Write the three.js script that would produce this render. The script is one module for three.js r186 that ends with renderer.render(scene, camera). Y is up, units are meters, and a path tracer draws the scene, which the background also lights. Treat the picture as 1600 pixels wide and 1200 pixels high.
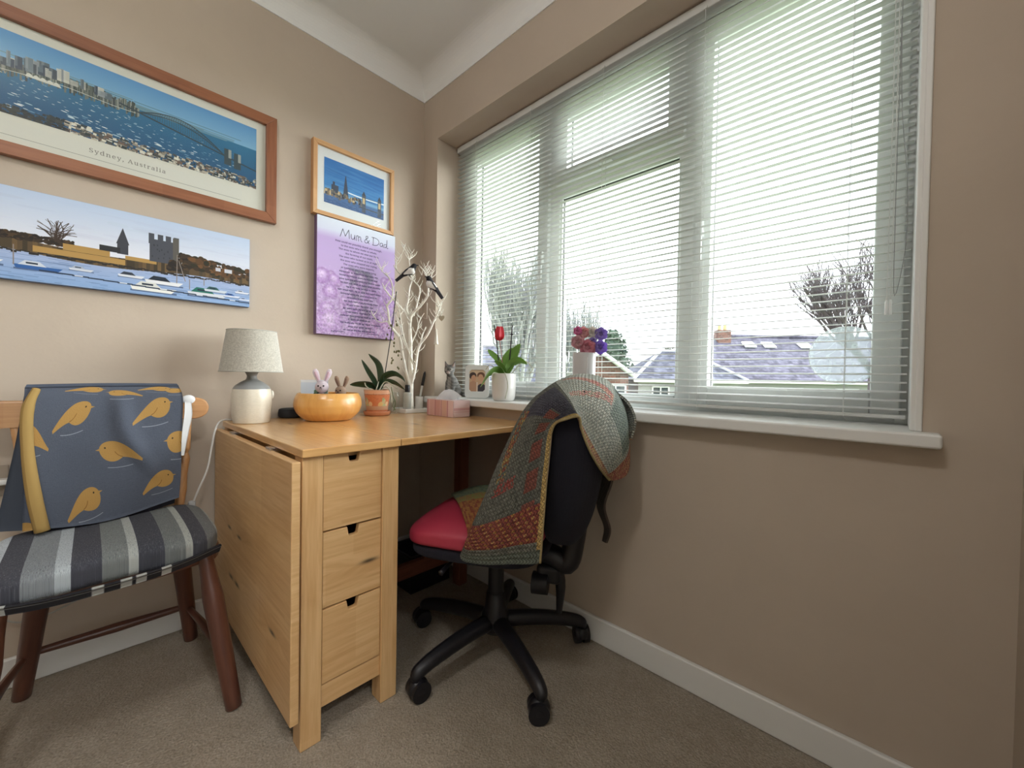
import * as THREE from 'three';
import { RoundedBoxGeometry } from 'three/addons/geometries/RoundedBoxGeometry.js';
import { mergeGeometries, mergeVertices } from 'three/addons/utils/BufferGeometryUtils.js';
import { MarchingCubes } from 'three/addons/objects/MarchingCubes.js';

// ------------------------------------------------------------------ camera, sky, light, exposure
// Axes: the picture wall is z = 0, the window wall is x = 0, the room lies at x < 0, z > 0, y is up.
const scene = new THREE.Scene();
const V = (x, y, z) => new THREE.Vector3(x, y, z);
const camera = new THREE.PerspectiveCamera(87.06, 4 / 3, 0.02, 400);
camera.position.set(-1.2376, 0.9179, 1.841);
camera.up.set(0.00023, 0.99974, -0.02264);
camera.lookAt(V(-1.2376 + 0.72616, 0.9179 - 0.01573, 1.841 - 0.68734));

const SKY_STRENGTH = 2.5;
{ // an overcast sky: bright even cloud, a little brighter overhead, soft mottling
  const W = 256, H = 128, d = new Float32Array(W * H * 4);
  for (let y = 0; y < H; y++) for (let x = 0; x < W; x++) {
    const el = (y + 0.5) / H * Math.PI - Math.PI / 2, az = (x + 0.5) / W * Math.PI * 2, i = (y * W + x) * 4;
    const m = 1 + 0.05 * Math.sin(az * 3 + 1.3 * Math.sin(el * 5)) * Math.cos(el) + 0.03 * Math.sin(az * 7 + el * 9);
    const up = Math.max(0, Math.sin(el)), b = el < 0 ? 0.35 : (0.8 + 0.45 * up) * m;
    d[i] = 0.95 * b; d[i + 1] = 0.985 * b; d[i + 2] = 1.03 * b; d[i + 3] = 1;
  }
  const t = new THREE.DataTexture(d, W, H, THREE.RGBAFormat, THREE.FloatType);
  t.magFilter = t.minFilter = THREE.LinearFilter; t.mapping = THREE.EquirectangularReflectionMapping; t.needsUpdate = true;
  scene.background = t; scene.backgroundIntensity = SKY_STRENGTH;
}
const sun = new THREE.DirectionalLight(new THREE.Color(1, 1, 0.985), 9.0); // the veiled sun: a very wide soft glow through the cloud
sun.position.set(7, 4.2, 6.5); sun.target.position.set(-0.9, 1.1, 0);
sun.castShadow = true; sun.shadow.radius = 110; sun.shadow.mapSize.set(2048, 2048);
Object.assign(sun.shadow.camera, { left: -4, right: 4, top: 4, bottom: -4, near: 0.5, far: 30 });
scene.add(sun, sun.target);
const EXPOSURE = 1.65;

// ------------------------------------------------------------------ helpers
let seed = 7;
const rnd = () => { seed = (seed + 0x6d2b79f5) | 0; let t = Math.imul(seed ^ (seed >>> 15), 1 | seed); t = (t + Math.imul(t ^ (t >>> 7), 61 | t)) ^ t; return ((t ^ (t >>> 14)) >>> 0) / 4294967296; };
const rr = (a, b) => a + (b - a) * rnd();
const names = new Map();
function numbered(n) { const k = names.get(n) ?? 0; names.set(n, k + 1); return k ? `${n}_${String(k).padStart(3, '0')}` : n; }
function tag(o, label, category, group, kind) {
  if (label) o.userData.label = label;
  if (category) o.userData.category = category;
  if (group) o.userData.group = group;
  if (kind) o.userData.kind = kind;
  return o;
}
function thing(name, label, category, p = [0, 0, 0], turn = 0, group) {
  const o = new THREE.Group(); o.name = numbered(name); o.position.set(...p); o.rotation.y = turn; scene.add(o);
  return tag(o, label, category, group);
}
const flat = (g) => {
  g = g.index ? g.toNonIndexed() : g;
  for (const k of Object.keys(g.attributes)) if (!['position', 'normal', 'uv'].includes(k)) g.deleteAttribute(k);
  if (!g.attributes.normal) g.computeVertexNormals();
  if (!g.attributes.uv) g.setAttribute('uv', new THREE.BufferAttribute(new Float32Array(g.attributes.position.count * 2), 2));
  g.morphAttributes = {}; return g;
};
const merge = (a) => (a.length === 1 ? a[0] : mergeGeometries(a.map(flat)));
function mesh(name, geo, mat, parent = scene) {
  const m = new THREE.Mesh(Array.isArray(geo) ? merge(geo) : geo, mat);
  m.name = parent === scene ? numbered(name) : name;
  m.castShadow = m.receiveShadow = true; parent.add(m); return m;
}
const struct = (name, geo, mat) => tag(mesh(name, geo, mat), null, null, null, 'structure');
// uv in metres; u runs along the grain
function metreUV(g, grain = 'x', off = 0) {
  g = g.index ? g.toNonIndexed() : g; if (!g.attributes.normal) g.computeVertexNormals();
  const p = g.attributes.position, n = g.attributes.normal, uv = new Float32Array(p.count * 2), gi = 'xyz'.indexOf(grain);
  for (let i = 0; i < p.count; i++) {
    const a = [p.getX(i), p.getY(i), p.getZ(i)], b = [Math.abs(n.getX(i)), Math.abs(n.getY(i)), Math.abs(n.getZ(i))];
    const ax = b[0] > b[1] && b[0] > b[2] ? 0 : b[1] > b[2] ? 1 : 2, o = [0, 1, 2].filter((k) => k !== ax);
    const u = o.includes(gi) ? gi : o[0], v = o.find((k) => k !== u);
    uv[i * 2] = a[u] + off; uv[i * 2 + 1] = a[v] + off * 0.37 + ax * 0.31;
  }
  g.setAttribute('uv', new THREE.BufferAttribute(uv, 2)); return g;
}
const box = (w, h, d, x = 0, y = 0, z = 0, r = 0.002, grain = 'x') => metreUV(new RoundedBoxGeometry(w, h, d, 2, Math.min(r, w / 2.01, h / 2.01, d / 2.01)).translate(x, y, z), grain, Math.abs(x * 3.1 + y * 1.7 + z * 2.3));
const span = (x0, x1, y0, y1, z0, z1, r = 0.002, grain = 'x') => box(x1 - x0, y1 - y0, z1 - z0, (x0 + x1) / 2, (y0 + y1) / 2, (z0 + z1) / 2, r, grain);
const plain = (x0, x1, y0, y1, z0, z1) => metreUV(new THREE.BoxGeometry(x1 - x0, y1 - y0, z1 - z0).translate((x0 + x1) / 2, (y0 + y1) / 2, (z0 + z1) / 2));
const lathe = (pts, seg = 40) => new THREE.LatheGeometry(new THREE.CatmullRomCurve3(pts.map(([r, y]) => V(r, y, 0)), false, 'catmullrom', 0.3).getPoints(pts.length * 5).map((p) => new THREE.Vector2(Math.max(0, p.x), p.y)), seg);
const latheHard = (pts, seg = 40) => new THREE.LatheGeometry(pts.map(([r, y]) => new THREE.Vector2(r, y)), seg);
const ball = (r, x, y, z, sx = 1, sy = 1, sz = 1, seg = 14) => new THREE.SphereGeometry(r, seg, Math.max(6, seg * 0.7 | 0)).scale(sx, sy, sz).translate(x, y, z);
const cyl = (r0, r1, h, x, y, z, seg = 20) => new THREE.CylinderGeometry(r1, r0, h, seg).translate(x, y + h / 2, z);
// tapered tube through points; radii is a number or a list
function limb(pts, radii, radial = 8, per = 5, smooth = true) {
  const P = pts.map((p) => (p.isVector3 ? p : V(...p)));
  const c = smooth && P.length > 2 ? new THREE.CatmullRomCurve3(P, false, 'centripetal') : null, n = c ? (P.length - 1) * per : P.length - 1;
  const R = (t) => { if (typeof radii === 'number') return radii; const f = t * (radii.length - 1), i = Math.min(radii.length - 2, f | 0); return radii[i] + (radii[i + 1] - radii[i]) * (f - i); };
  const at = (i) => (c ? c.getPoint(i / n) : P[i].clone()), pos = [], uv = [], idx = [];
  let N = null, len = 0, prev = null;
  for (let i = 0; i <= n; i++) {
    const p = at(i), T = at(Math.min(n, i + 1)).sub(at(Math.max(0, i - 1))).normalize();
    if (!N) N = Math.abs(T.y) < 0.9 ? V(0, 1, 0) : V(1, 0, 0);
    N = N.clone().addScaledVector(T, -N.dot(T)).normalize(); const Bn = T.clone().cross(N), r = R(i / n);
    if (prev) len += p.distanceTo(prev); prev = p;
    for (let k = 0; k <= radial; k++) { const a = k / radial * Math.PI * 2, q = p.clone().addScaledVector(N, Math.cos(a) * r).addScaledVector(Bn, Math.sin(a) * r); pos.push(q.x, q.y, q.z); uv.push(len, k / radial * r * 6); }
  }
  const w = radial + 1;
  for (let i = 0; i < n; i++) for (let k = 0; k < radial; k++) { const a = i * w + k; idx.push(a, a + 1, a + w, a + 1, a + w + 1, a + w); }
  for (const e of [0, n]) { const p = at(e), b = pos.length / 3; pos.push(p.x, p.y, p.z); uv.push(0, 0); for (let k = 0; k < radial; k++) { const a = e * w + k; e ? idx.push(b, a, a + 1) : idx.push(b, a + 1, a); } }
  const g = new THREE.BufferGeometry(); g.setAttribute('position', new THREE.Float32BufferAttribute(pos, 3)); g.setAttribute('uv', new THREE.Float32BufferAttribute(uv, 2)); g.setIndex(idx); g.computeVertexNormals();
  return g.toNonIndexed();
}
// a cloth through rows of points, with thickness t; uv runs 0..1 both ways
function sheet(rows, nu, nv, t = 0.004, wob = null) {
  const cr = rows.map((r) => new THREE.CatmullRomCurve3(r.map((p) => V(...p)), false, 'centripetal')), G = [];
  for (let j = 0; j <= nv; j++) {
    const line = new THREE.CatmullRomCurve3(cr.map((c) => c.getPoint(j / nv)), false, 'centripetal');
    for (let i = 0; i <= nu; i++) (G[i] ??= [])[j] = line.getPoint(i / nu);
  }
  const nrm = (i, j) => { const a = G[Math.min(nu, i + 1)][j].clone().sub(G[Math.max(0, i - 1)][j]), b = G[i][Math.min(nv, j + 1)].clone().sub(G[i][Math.max(0, j - 1)]); return a.cross(b).normalize(); };
  const F = [], K = [];
  for (let i = 0; i <= nu; i++) for (let j = 0; j <= nv; j++) { const n = nrm(i, j), w = wob ? wob(i / nu, j / nv) : 0; F.push(G[i][j].clone().addScaledVector(n, t / 2 + w)); K.push(G[i][j].clone().addScaledVector(n, -t / 2 + w)); }
  const pos = [], uv = [], idx = [], w = nv + 1;
  for (const L of [F, K]) L.forEach((p, k) => { pos.push(p.x, p.y, p.z); uv.push((k / w | 0) / nu, (k % w) / nv); });
  const o = F.length, A = (i, j) => i * w + j;
  for (let i = 0; i < nu; i++) for (let j = 0; j < nv; j++) { const a = A(i, j), b = A(i + 1, j), c = A(i + 1, j + 1), d = A(i, j + 1); idx.push(a, b, c, a, c, d, o + a, o + c, o + b, o + a, o + d, o + c); }
  const edge = (a, b) => idx.push(a, o + a, b, b, o + a, o + b);
  for (let i = 0; i < nu; i++) { edge(A(i + 1, 0), A(i, 0)); edge(A(i, nv), A(i + 1, nv)); }
  for (let j = 0; j < nv; j++) { edge(A(0, j), A(0, j + 1)); edge(A(nu, j + 1), A(nu, j)); }
  const g = new THREE.BufferGeometry(); g.setAttribute('position', new THREE.Float32BufferAttribute(pos, 3)); g.setAttribute('uv', new THREE.Float32BufferAttribute(uv, 2)); g.setIndex(idx); g.computeVertexNormals();
  return g.toNonIndexed();
}
// smooth union of tapered capsules [ax,ay,az,ra, bx,by,bz,rb], meshed; paint(x,y,z,n) gives a linear colour
function blob(bones, cell, k, paint) {
  let lo = [1e9, 1e9, 1e9], hi = [-1e9, -1e9, -1e9];
  for (const b of bones) for (const o of [0, 4]) for (let a = 0; a < 3; a++) { lo[a] = Math.min(lo[a], b[o + a] - b[o + 3]); hi[a] = Math.max(hi[a], b[o + a] + b[o + 3]); }
  const c = [0, 1, 2].map((a) => (lo[a] + hi[a]) / 2), half = Math.max(hi[0] - lo[0], hi[1] - lo[1], hi[2] - lo[2]) / 2 + cell * 4, n = Math.min(90, Math.ceil(2 * half / cell));
  const mc = new MarchingCubes(n, new THREE.MeshStandardMaterial(), false, false, 120000);
  const d1 = (x, y, z, b) => { const dx = b[4] - b[0], dy = b[5] - b[1], dz = b[6] - b[2], L = dx * dx + dy * dy + dz * dz || 1e-9; let t = ((x - b[0]) * dx + (y - b[1]) * dy + (z - b[2]) * dz) / L; t = Math.min(1, Math.max(0, t)); return Math.hypot(x - b[0] - dx * t, y - b[1] - dy * t, z - b[2] - dz * t) - (b[3] + (b[7] - b[3]) * t); };
  for (let z = 0; z < n; z++) for (let y = 0; y < n; y++) for (let x = 0; x < n; x++) {
    const px = c[0] + (x - n / 2) / (n / 2) * half, py = c[1] + (y - n / 2) / (n / 2) * half, pz = c[2] + (z - n / 2) / (n / 2) * half;
    let d = 1e3; for (const b of bones) { const e = d1(px, py, pz, b), h = Math.max(k - Math.abs(d - e), 0) / k; d = Math.min(d, e) - h * h * k * 0.25; }
    mc.field[x + y * n + z * n * n] = -d;
  }
  mc.isolation = 0; mc.update();
  const pos = new Float32Array(mc.positionArray.subarray(0, mc.count * 3)); for (let i = 0; i < pos.length; i++) pos[i] = pos[i] * half + c[i % 3];
  let g = new THREE.BufferGeometry(); g.setAttribute('position', new THREE.BufferAttribute(pos, 3)); g = mergeVertices(g, cell * 0.02); g.computeVertexNormals();
  const p = g.attributes.position, col = new Float32Array(p.count * 3);
  for (let i = 0; i < p.count; i++) { const v = paint ? paint(p.getX(i), p.getY(i), p.getZ(i)) : [1, 1, 1]; col.set(v, i * 3); }
  g.setAttribute('color', new THREE.BufferAttribute(col, 3)); return g;
}
// strap leaf along a spine; `side` is roughly the direction across it
function leaf(spine, width, side, fold = 0.25, shape = (t) => Math.pow(Math.sin(Math.PI * Math.min(1, 0.12 + t * 0.88)), 0.6)) {
  const c = new THREE.CatmullRomCurve3(spine.map((p) => V(...p))), n = 14, rows = [], S = V(...side).normalize();
  for (let i = 0; i <= n; i++) {
    const t = i / n, p = c.getPoint(t), T = c.getTangent(t), X = S.clone().addScaledVector(T, -S.dot(T)).normalize(), N = X.clone().cross(T), w = width * Math.max(0.04, shape(t)) / 2;
    rows.push([-1, -0.5, 0, 0.5, 1].map((s) => { const q = p.clone().addScaledVector(X, s * w).addScaledVector(N, Math.abs(s) * w * fold); return [q.x, q.y, q.z]; }));
  }
  return sheet(rows, n, 8, 0.0016);
}
const hash = (x, y, s = 0) => { let h = Math.imul(x | 0, 374761393) ^ Math.imul(y | 0, 668265263) ^ Math.imul(s + 11, 974711); h = Math.imul(h ^ (h >>> 13), 1274126177); return ((h ^ (h >>> 16)) >>> 0) / 4294967296; };
function noise(x, y, per = 1e6, s = 0) {
  const ix = Math.floor(x), iy = Math.floor(y), fx = x - ix, fy = y - iy, u = fx * fx * (3 - 2 * fx), v = fy * fy * (3 - 2 * fy), m = (a) => ((a % per) + per) % per;
  const a = hash(m(ix), m(iy), s), b = hash(m(ix + 1), m(iy), s), c = hash(m(ix), m(iy + 1), s), d = hash(m(ix + 1), m(iy + 1), s);
  return a + (b - a) * u + (c - a) * v + (a - b - c + d) * u * v;
}
const fbm = (x, y, per, s) => 0.5 * noise(x, y, per, s) + 0.3 * noise(x * 2, y * 2, per * 2, s + 1) + 0.2 * noise(x * 4, y * 4, per * 4, s + 2);
function tex(n, fn, repeat, srgb = true, mirror = false) {
  const d = new Uint8Array(n * n * 4);
  for (let y = 0; y < n; y++) for (let x = 0; x < n; x++) { const c = fn(x / n, y / n), i = (y * n + x) * 4; for (let k = 0; k < 3; k++) d[i + k] = Math.max(0, Math.min(255, Array.isArray(c) ? c[k] : c)); d[i + 3] = Array.isArray(c) && c.length > 3 ? c[3] : 255; }
  const t = new THREE.DataTexture(d, n, n); t.wrapS = t.wrapT = mirror ? THREE.MirroredRepeatWrapping : THREE.RepeatWrapping;
  t.magFilter = t.minFilter = THREE.LinearFilter; if (repeat) t.repeat.set(...[].concat(repeat, repeat).slice(0, 2)); if (srgb) t.colorSpace = THREE.SRGBColorSpace; t.needsUpdate = true; return t;
}
function canvasTex(w, h, draw) {
  const c = document.createElement('canvas'); c.width = w; c.height = h; const x = c.getContext('2d'); draw(x, w, h);
  const t = new THREE.CanvasTexture(c); t.colorSpace = THREE.SRGBColorSpace; t.magFilter = t.minFilter = THREE.LinearFilter; return t;
}
const std = (o) => new THREE.MeshStandardMaterial({ roughness: 0.7, ...o });
const phy = (o) => new THREE.MeshPhysicalMaterial({ roughness: 0.5, ...o });
const lin = (r, g, b) => new THREE.Color().setRGB(r, g, b);

// ------------------------------------------------------------------ materials
const wallBump = tex(256, (u, v) => 110 + 90 * fbm(u * 24, v * 24, 24, 3) + 30 * noise(u * 90, v * 90, 90, 9), 2.2, false);
const wallMap = tex(256, (u, v) => { const n = (fbm(u * 6, v * 6, 6, 5) - 0.5) * 9; return [191 + n, 177 + n, 161 + n]; }, 0.7);
const M = {};
M.wall = std({ map: wallMap, bumpMap: wallBump, bumpScale: 0.0007, roughness: 0.9 });
M.ceiling = std({ color: lin(0.82, 0.83, 0.82), bumpMap: wallBump, bumpScale: 0.0006, roughness: 0.92 });
M.carpet = std({ map: tex(512, (u, v) => { const n = (noise(u * 256, v * 256, 256, 2) - 0.5) * 28 + (fbm(u * 8, v * 8, 8, 4) - 0.5) * 18; return [152 + n, 142 + n, 128 + n]; }, 1.6), bumpMap: tex(512, (u, v) => 255 * noise(u * 200, v * 200, 200, 8), 1.6, false), bumpScale: 0.0022, roughness: 1 });
M.whitePaint = std({ color: lin(0.78, 0.78, 0.76), roughness: 0.42 });
M.upvc = phy({ color: lin(0.86, 0.89, 0.88), roughness: 0.32, clearcoat: 0.15 });
M.slat = std({ color: lin(0.64, 0.655, 0.635), roughness: 0.7 });
M.cord = std({ color: lin(0.7, 0.72, 0.7), roughness: 0.8 });
M.glass = phy({ color: lin(0.97, 0.99, 0.99), transmission: 1, thickness: 0, roughness: 0, ior: 1.5 });
M.gasket = std({ color: lin(0.02, 0.022, 0.022), roughness: 0.7 });
function woodTex(base, dark, sc, knots, s) {
  const K = []; seed = s * 97; for (let i = 0; i < knots; i++) K.push([rnd(), rnd(), rr(0.008, 0.02)]);
  return tex(512, (u, v) => {
    let warp = 0, kn = 0; for (const [a, b, r] of K) { const dx = (u - a) / 3.2, dy = v - b, e = Math.hypot(dx, dy); warp += 0.05 * Math.exp(-e * e / (r * r * 9)) * Math.sign(dy); kn = Math.max(kn, Math.exp(-e * e / (r * r * 0.35))); }
    const stave = Math.floor(v * sc + 0.07 * Math.floor(u * 3)), tone = (hash(stave, Math.floor(u * 2 + hash(stave, 3, s) * 2), s) - 0.5) * 0.34;
    const g = noise(u * 5, (v + warp) * 90, 1e6, s) * 0.55 + noise(u * 22, (v + warp) * 260, 1e6, s + 1) * 0.3 + fbm(u * 3, v * 7, 1e6, s + 2) * 0.5;
    const t = Math.max(0, Math.min(1, (g - 0.35) * 0.75 + tone)); return base.map((c, i) => (c + (dark[i] - c) * t) * (1 - 0.62 * kn));
  }, [1.4, 1.9], true, true);
}
const pineMap = woodTex([228, 190, 138], [192, 142, 88], 5, 5, 11), grainBump = tex(256, (u, v) => 128 + 110 * (noise(u * 6, v * 120, 1e6, 5) - 0.5), 1.5, false, true);
M.pine = phy({ map: pineMap, roughness: 0.42, clearcoat: 0.35, clearcoatRoughness: 0.25, bumpMap: grainBump, bumpScale: 0.0004 });
M.pineTop = phy({ map: pineMap, color: lin(1, 0.93, 0.8), roughness: 0.3, clearcoat: 0.7, clearcoatRoughness: 0.16, bumpMap: grainBump, bumpScale: 0.0002 });
M.frameWood = phy({ map: woodTex([150, 96, 66], [112, 64, 42], 2, 0, 21), roughness: 0.45, clearcoat: 0.2 });
M.oak = std({ map: woodTex([214, 170, 122], [184, 136, 90], 2, 0, 31), roughness: 0.55 });
M.chairWood = phy({ map: woodTex([98, 60, 46], [62, 34, 30], 2, 1, 41), roughness: 0.4, clearcoat: 0.3, clearcoatRoughness: 0.2 });
M.railWood = phy({ map: woodTex([206, 160, 112], [170, 118, 74], 2, 1, 43), roughness: 0.4, clearcoat: 0.3, clearcoatRoughness: 0.2 });
M.gateWood = std({ map: woodTex([120, 70, 50], [80, 42, 30], 2, 1, 47), roughness: 0.6 });
M.dark = std({ color: lin(0.006, 0.006, 0.009), roughness: 0.9 });
M.blackPlastic = phy({ color: lin(0.008, 0.008, 0.012), roughness: 0.42 });
M.blackFabric = phy({ color: lin(0.009, 0.009, 0.018), roughness: 0.95, sheen: 0.15, sheenColor: lin(0.1, 0.1, 0.2), sheenRoughness: 0.6, bumpMap: tex(128, (u, v) => 255 * noise(u * 64, v * 64, 64, 4), 8, false), bumpScale: 0.001 });
M.chrome = std({ color: lin(0.6, 0.6, 0.6), metalness: 1, roughness: 0.25 });
M.vertex = std({ vertexColors: true, roughness: 0.85 });

// ------------------------------------------------------------------ the setting
const ROOM_X = -3.0, ROOM_Z = 2.024, CEIL = 2.455;
const LZ = 3.8, DX0 = -1.75, DX1 = -0.95, DH = 2.02; // unseen landing beyond the doorway behind the camera, placed to light the room
struct('floor', plain(ROOM_X - 0.2, 0.3, -0.2, 0, -0.2, LZ + 0.2), M.carpet);
struct('ceiling', plain(ROOM_X - 0.2, 0.3, CEIL, CEIL + 0.2, -0.2, LZ + 0.2), M.ceiling);
struct('wall_left', plain(ROOM_X - 0.2, 0.3, -0.2, CEIL + 0.1, -0.22, 0), M.wall);
const WZ0 = 0.12, WZ1 = 1.88, WY0 = 0.79, WY1 = 2.132;
struct('wall_right', [plain(0, 0.3, -0.2, WY0, -0.2, ROOM_Z + 0.2), plain(0, 0.3, WY1, CEIL + 0.1, -0.2, ROOM_Z + 0.2), plain(0, 0.3, WY0, WY1, -0.2, WZ0), plain(0, 0.3, WY0, WY1, WZ1, ROOM_Z + 0.2)], M.wall);
struct('wall_side', [plain(ROOM_X - 0.2, DX0, -0.2, CEIL + 0.1, ROOM_Z, ROOM_Z + 0.12), plain(DX1, 0.3, -0.2, CEIL + 0.1, ROOM_Z, ROOM_Z + 0.12), plain(DX0, DX1, DH, CEIL + 0.1, ROOM_Z, ROOM_Z + 0.12)], M.wall);
struct('trim_5', [span(DX0, DX0 + 0.03, 0, DH, ROOM_Z - 0.01, ROOM_Z + 0.13), span(DX1 - 0.03, DX1, 0, DH, ROOM_Z - 0.01, ROOM_Z + 0.13), span(DX0 + 0.03, DX1 - 0.03, DH - 0.03, DH, ROOM_Z - 0.01, ROOM_Z + 0.13)], M.whitePaint); // door lining
const LX0 = -2.7, LX1 = -0.1, LB = 0.6, LT = 2.15, LA = -1.6, LE = -0.4;
struct('wall_unseen_landing', [plain(LX0 - 0.2, LX0, -0.2, CEIL + 0.1, ROOM_Z + 0.12, LZ + 0.2), plain(LX1, LX1 + 0.2, -0.2, CEIL + 0.1, ROOM_Z + 0.12, LZ + 0.2), plain(LX0, LA, -0.2, CEIL + 0.1, LZ, LZ + 0.2), plain(LE, LX1, -0.2, CEIL + 0.1, LZ, LZ + 0.2), plain(LA, LE, -0.2, LB, LZ, LZ + 0.2), plain(LA, LE, LT, CEIL + 0.1, LZ, LZ + 0.2)], M.whitePaint);  // walls of the unseen landing, open where its window stands
{
  const d = new THREE.Group(); d.name = 'window_2'; scene.add(d); tag(d, null, null, null, 'structure');  // unseen landing window, placed to light the room through the doorway
  for (const [x0, x1] of [[LA, (LA + LE) / 2], [(LA + LE) / 2, LE]]) { const z0 = LZ + 0.06, b = 0.06, l = mesh('sash', [span(x0 + b, x1 - b, LB, LB + b, z0, z0 + 0.06), span(x0 + b, x1 - b, LT - b, LT, z0, z0 + 0.06), span(x0 + 0.001, x0 + b, LB, LT, z0, z0 + 0.06), span(x1 - b, x1 - 0.001, LB, LT, z0, z0 + 0.06)], M.upvc, d); mesh('pane', plain(x0 + 0.05, x1 - 0.05, LB + 0.05, LT - 0.05, z0 + 0.028, z0 + 0.032), M.glass, l); }
}
struct('wall_rear', plain(ROOM_X - 0.2, ROOM_X, -0.2, CEIL + 0.1, -0.2, ROOM_Z + 0.2), M.wall);
function cove(len) { // hollow quarter-round coving, run along +x from the origin, wall face at z = 0
  const s = new THREE.Shape(), y0 = 2.366, d = CEIL - y0; s.moveTo(0, y0 - 0.006); s.lineTo(0.005, y0 - 0.006); s.lineTo(0.005, y0);
  for (let i = 1; i <= 12; i++) { const a = i / 12 * Math.PI / 2; s.lineTo(0.005 + d - d * Math.cos(a), y0 + d * Math.sin(a) * 0.995); }
  s.lineTo(0, CEIL); return metreUV(new THREE.ExtrudeGeometry(s, { depth: len, bevelEnabled: false }).rotateY(Math.PI / 2).scale(1, 1, -1).rotateY(0));
}
{
  const a = cove(-ROOM_X); a.translate(0, 0, 0); // profile x -> -z after the turn: put it right below
  const fix = (g, f) => { const p = g.attributes.position; for (let i = 0; i < p.count; i++) { const q = f(p.getX(i), p.getY(i), p.getZ(i)); p.setXYZ(i, ...q); } g.computeVertexNormals(); return g; };
  struct('trim_1', fix(a, (x, y, z) => [-Math.abs(x), y, Math.abs(z)]), M.ceiling);
  struct('trim_2', fix(cove(ROOM_Z), (x, y, z) => [-Math.abs(z), y, Math.abs(x)]), M.ceiling);
}
struct('baseboard_left', span(ROOM_X, -0.015, 0, 0.087, 0, 0.016, 0.005), M.whitePaint);
struct('baseboard_right', span(-0.016, 0, 0, 0.087, 0, ROOM_Z, 0.005, 'z'), M.whitePaint);
struct('baseboard_side', [span(ROOM_X, DX0, 0, 0.087, ROOM_Z - 0.016, ROOM_Z, 0.005), span(DX1, -0.016, 0, 0.087, ROOM_Z - 0.016, ROOM_Z, 0.005)], M.whitePaint);
struct('trim_3', [span(-0.004, 0.17, 0.816, WY1, 1.866, 1.882, 0.004, 'y'), span(-0.006, 0.004, 0.816, WY1 + 0.02, 1.874, 1.886, 0.003, 'y')], M.whitePaint); // painted reveal and corner bead on the right
struct('trim_4', span(-0.052, 0.19, 0.786, 0.816, 0.1, 1.914, 0.006, 'z'), M.whitePaint); // window board

// the window: outer frame, two mullions, a transom, three opening sashes and a fixed light
{
  const w = new THREE.Group(); w.name = 'window_1'; scene.add(w); tag(w, null, null, null, 'structure');
  const X0 = 0.185, X1 = 0.25, U = M.upvc, r = 0.006;
  mesh('frame', [span(X0, X1, 0.8, 0.856, 0.19, 1.842, 0.003), span(X0, X1, 2.076, 2.14, 0.19, 1.842, 0.003), span(X0, X1, 0.8, 2.14, 0.11, 0.19, 0.003), span(X0, X1, 0.8, 2.14, 1.842, 1.89, 0.003)], U, w);
  mesh('mullion', span(X0 + 0.001, X1, 0.85, 2.08, 0.7, 0.765, r), U, w);
  mesh('mullion', span(X0 + 0.001, X1, 0.85, 2.08, 1.285, 1.345, r), U, w);
  mesh('transom', span(X0 + 0.001, X1, 1.705, 1.765, 0.76, 1.29, r), U, w);
  const ring = (y0, y1, z0, z1, b, x0, x1, rad) => [span(x0, x1, y0, y0 + b, z0 + b, z1 - b, rad), span(x0, x1, y1 - b, y1, z0 + b, z1 - b, rad), span(x0, x1, y0, y1, z0, z0 + b, rad), span(x0, x1, y0, y1, z1 - b, z1, rad)];
  const sash = (y0, y1, z0, z1, b) => {
    const s = mesh('sash', ring(y0, y1, z0, z1, b, 0.168, 0.225, 0.004), U, w);
    mesh('gasket', ring(y0 + b - 0.004, y1 - b + 0.004, z0 + b - 0.004, z1 - b + 0.004, 0.005, 0.2, 0.214, 0.001), M.gasket, s);
    mesh('pane', plain(0.207, 0.2105, y0 + b - 0.004, y1 - b + 0.004, z0 + b - 0.004, z1 - b + 0.004), M.glass, s); return s;
  };
  const handle = (s, y, z, horizontal) => mesh('handle', horizontal ? [span(0.15, 0.17, y - 0.012, y + 0.012, z - 0.03, z + 0.03, 0.004), span(0.148, 0.158, y - 0.009, y + 0.009, z - 0.02, z + 0.1, 0.004)] : [span(0.15, 0.17, y - 0.03, y + 0.03, z - 0.012, z + 0.012, 0.004), span(0.148, 0.158, y - 0.11, y + 0.02, z - 0.009, z + 0.009, 0.004)], U, s);
  handle(sash(0.838, 2.09, 0.18, 0.712, 0.058), 1.45, 0.684, false);
  handle(sash(1.75, 2.09, 0.752, 1.3, 0.058), 1.775, 1.0, true);
  handle(sash(0.838, 2.09, 1.335, 1.852, 0.058), 1.42, 1.362, false);
  mesh('glazing_bead', ring(0.85, 1.715, 0.758, 1.292, 0.016, 0.192, 0.22, 0.005), U, w);
  mesh('gasket', ring(0.862, 1.703, 0.77, 1.28, 0.005, 0.2, 0.214, 0.001), M.gasket, w);
  mesh('pane', plain(0.207, 0.2105, 0.86, 1.705, 0.768, 1.282), M.glass, w);
}
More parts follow.
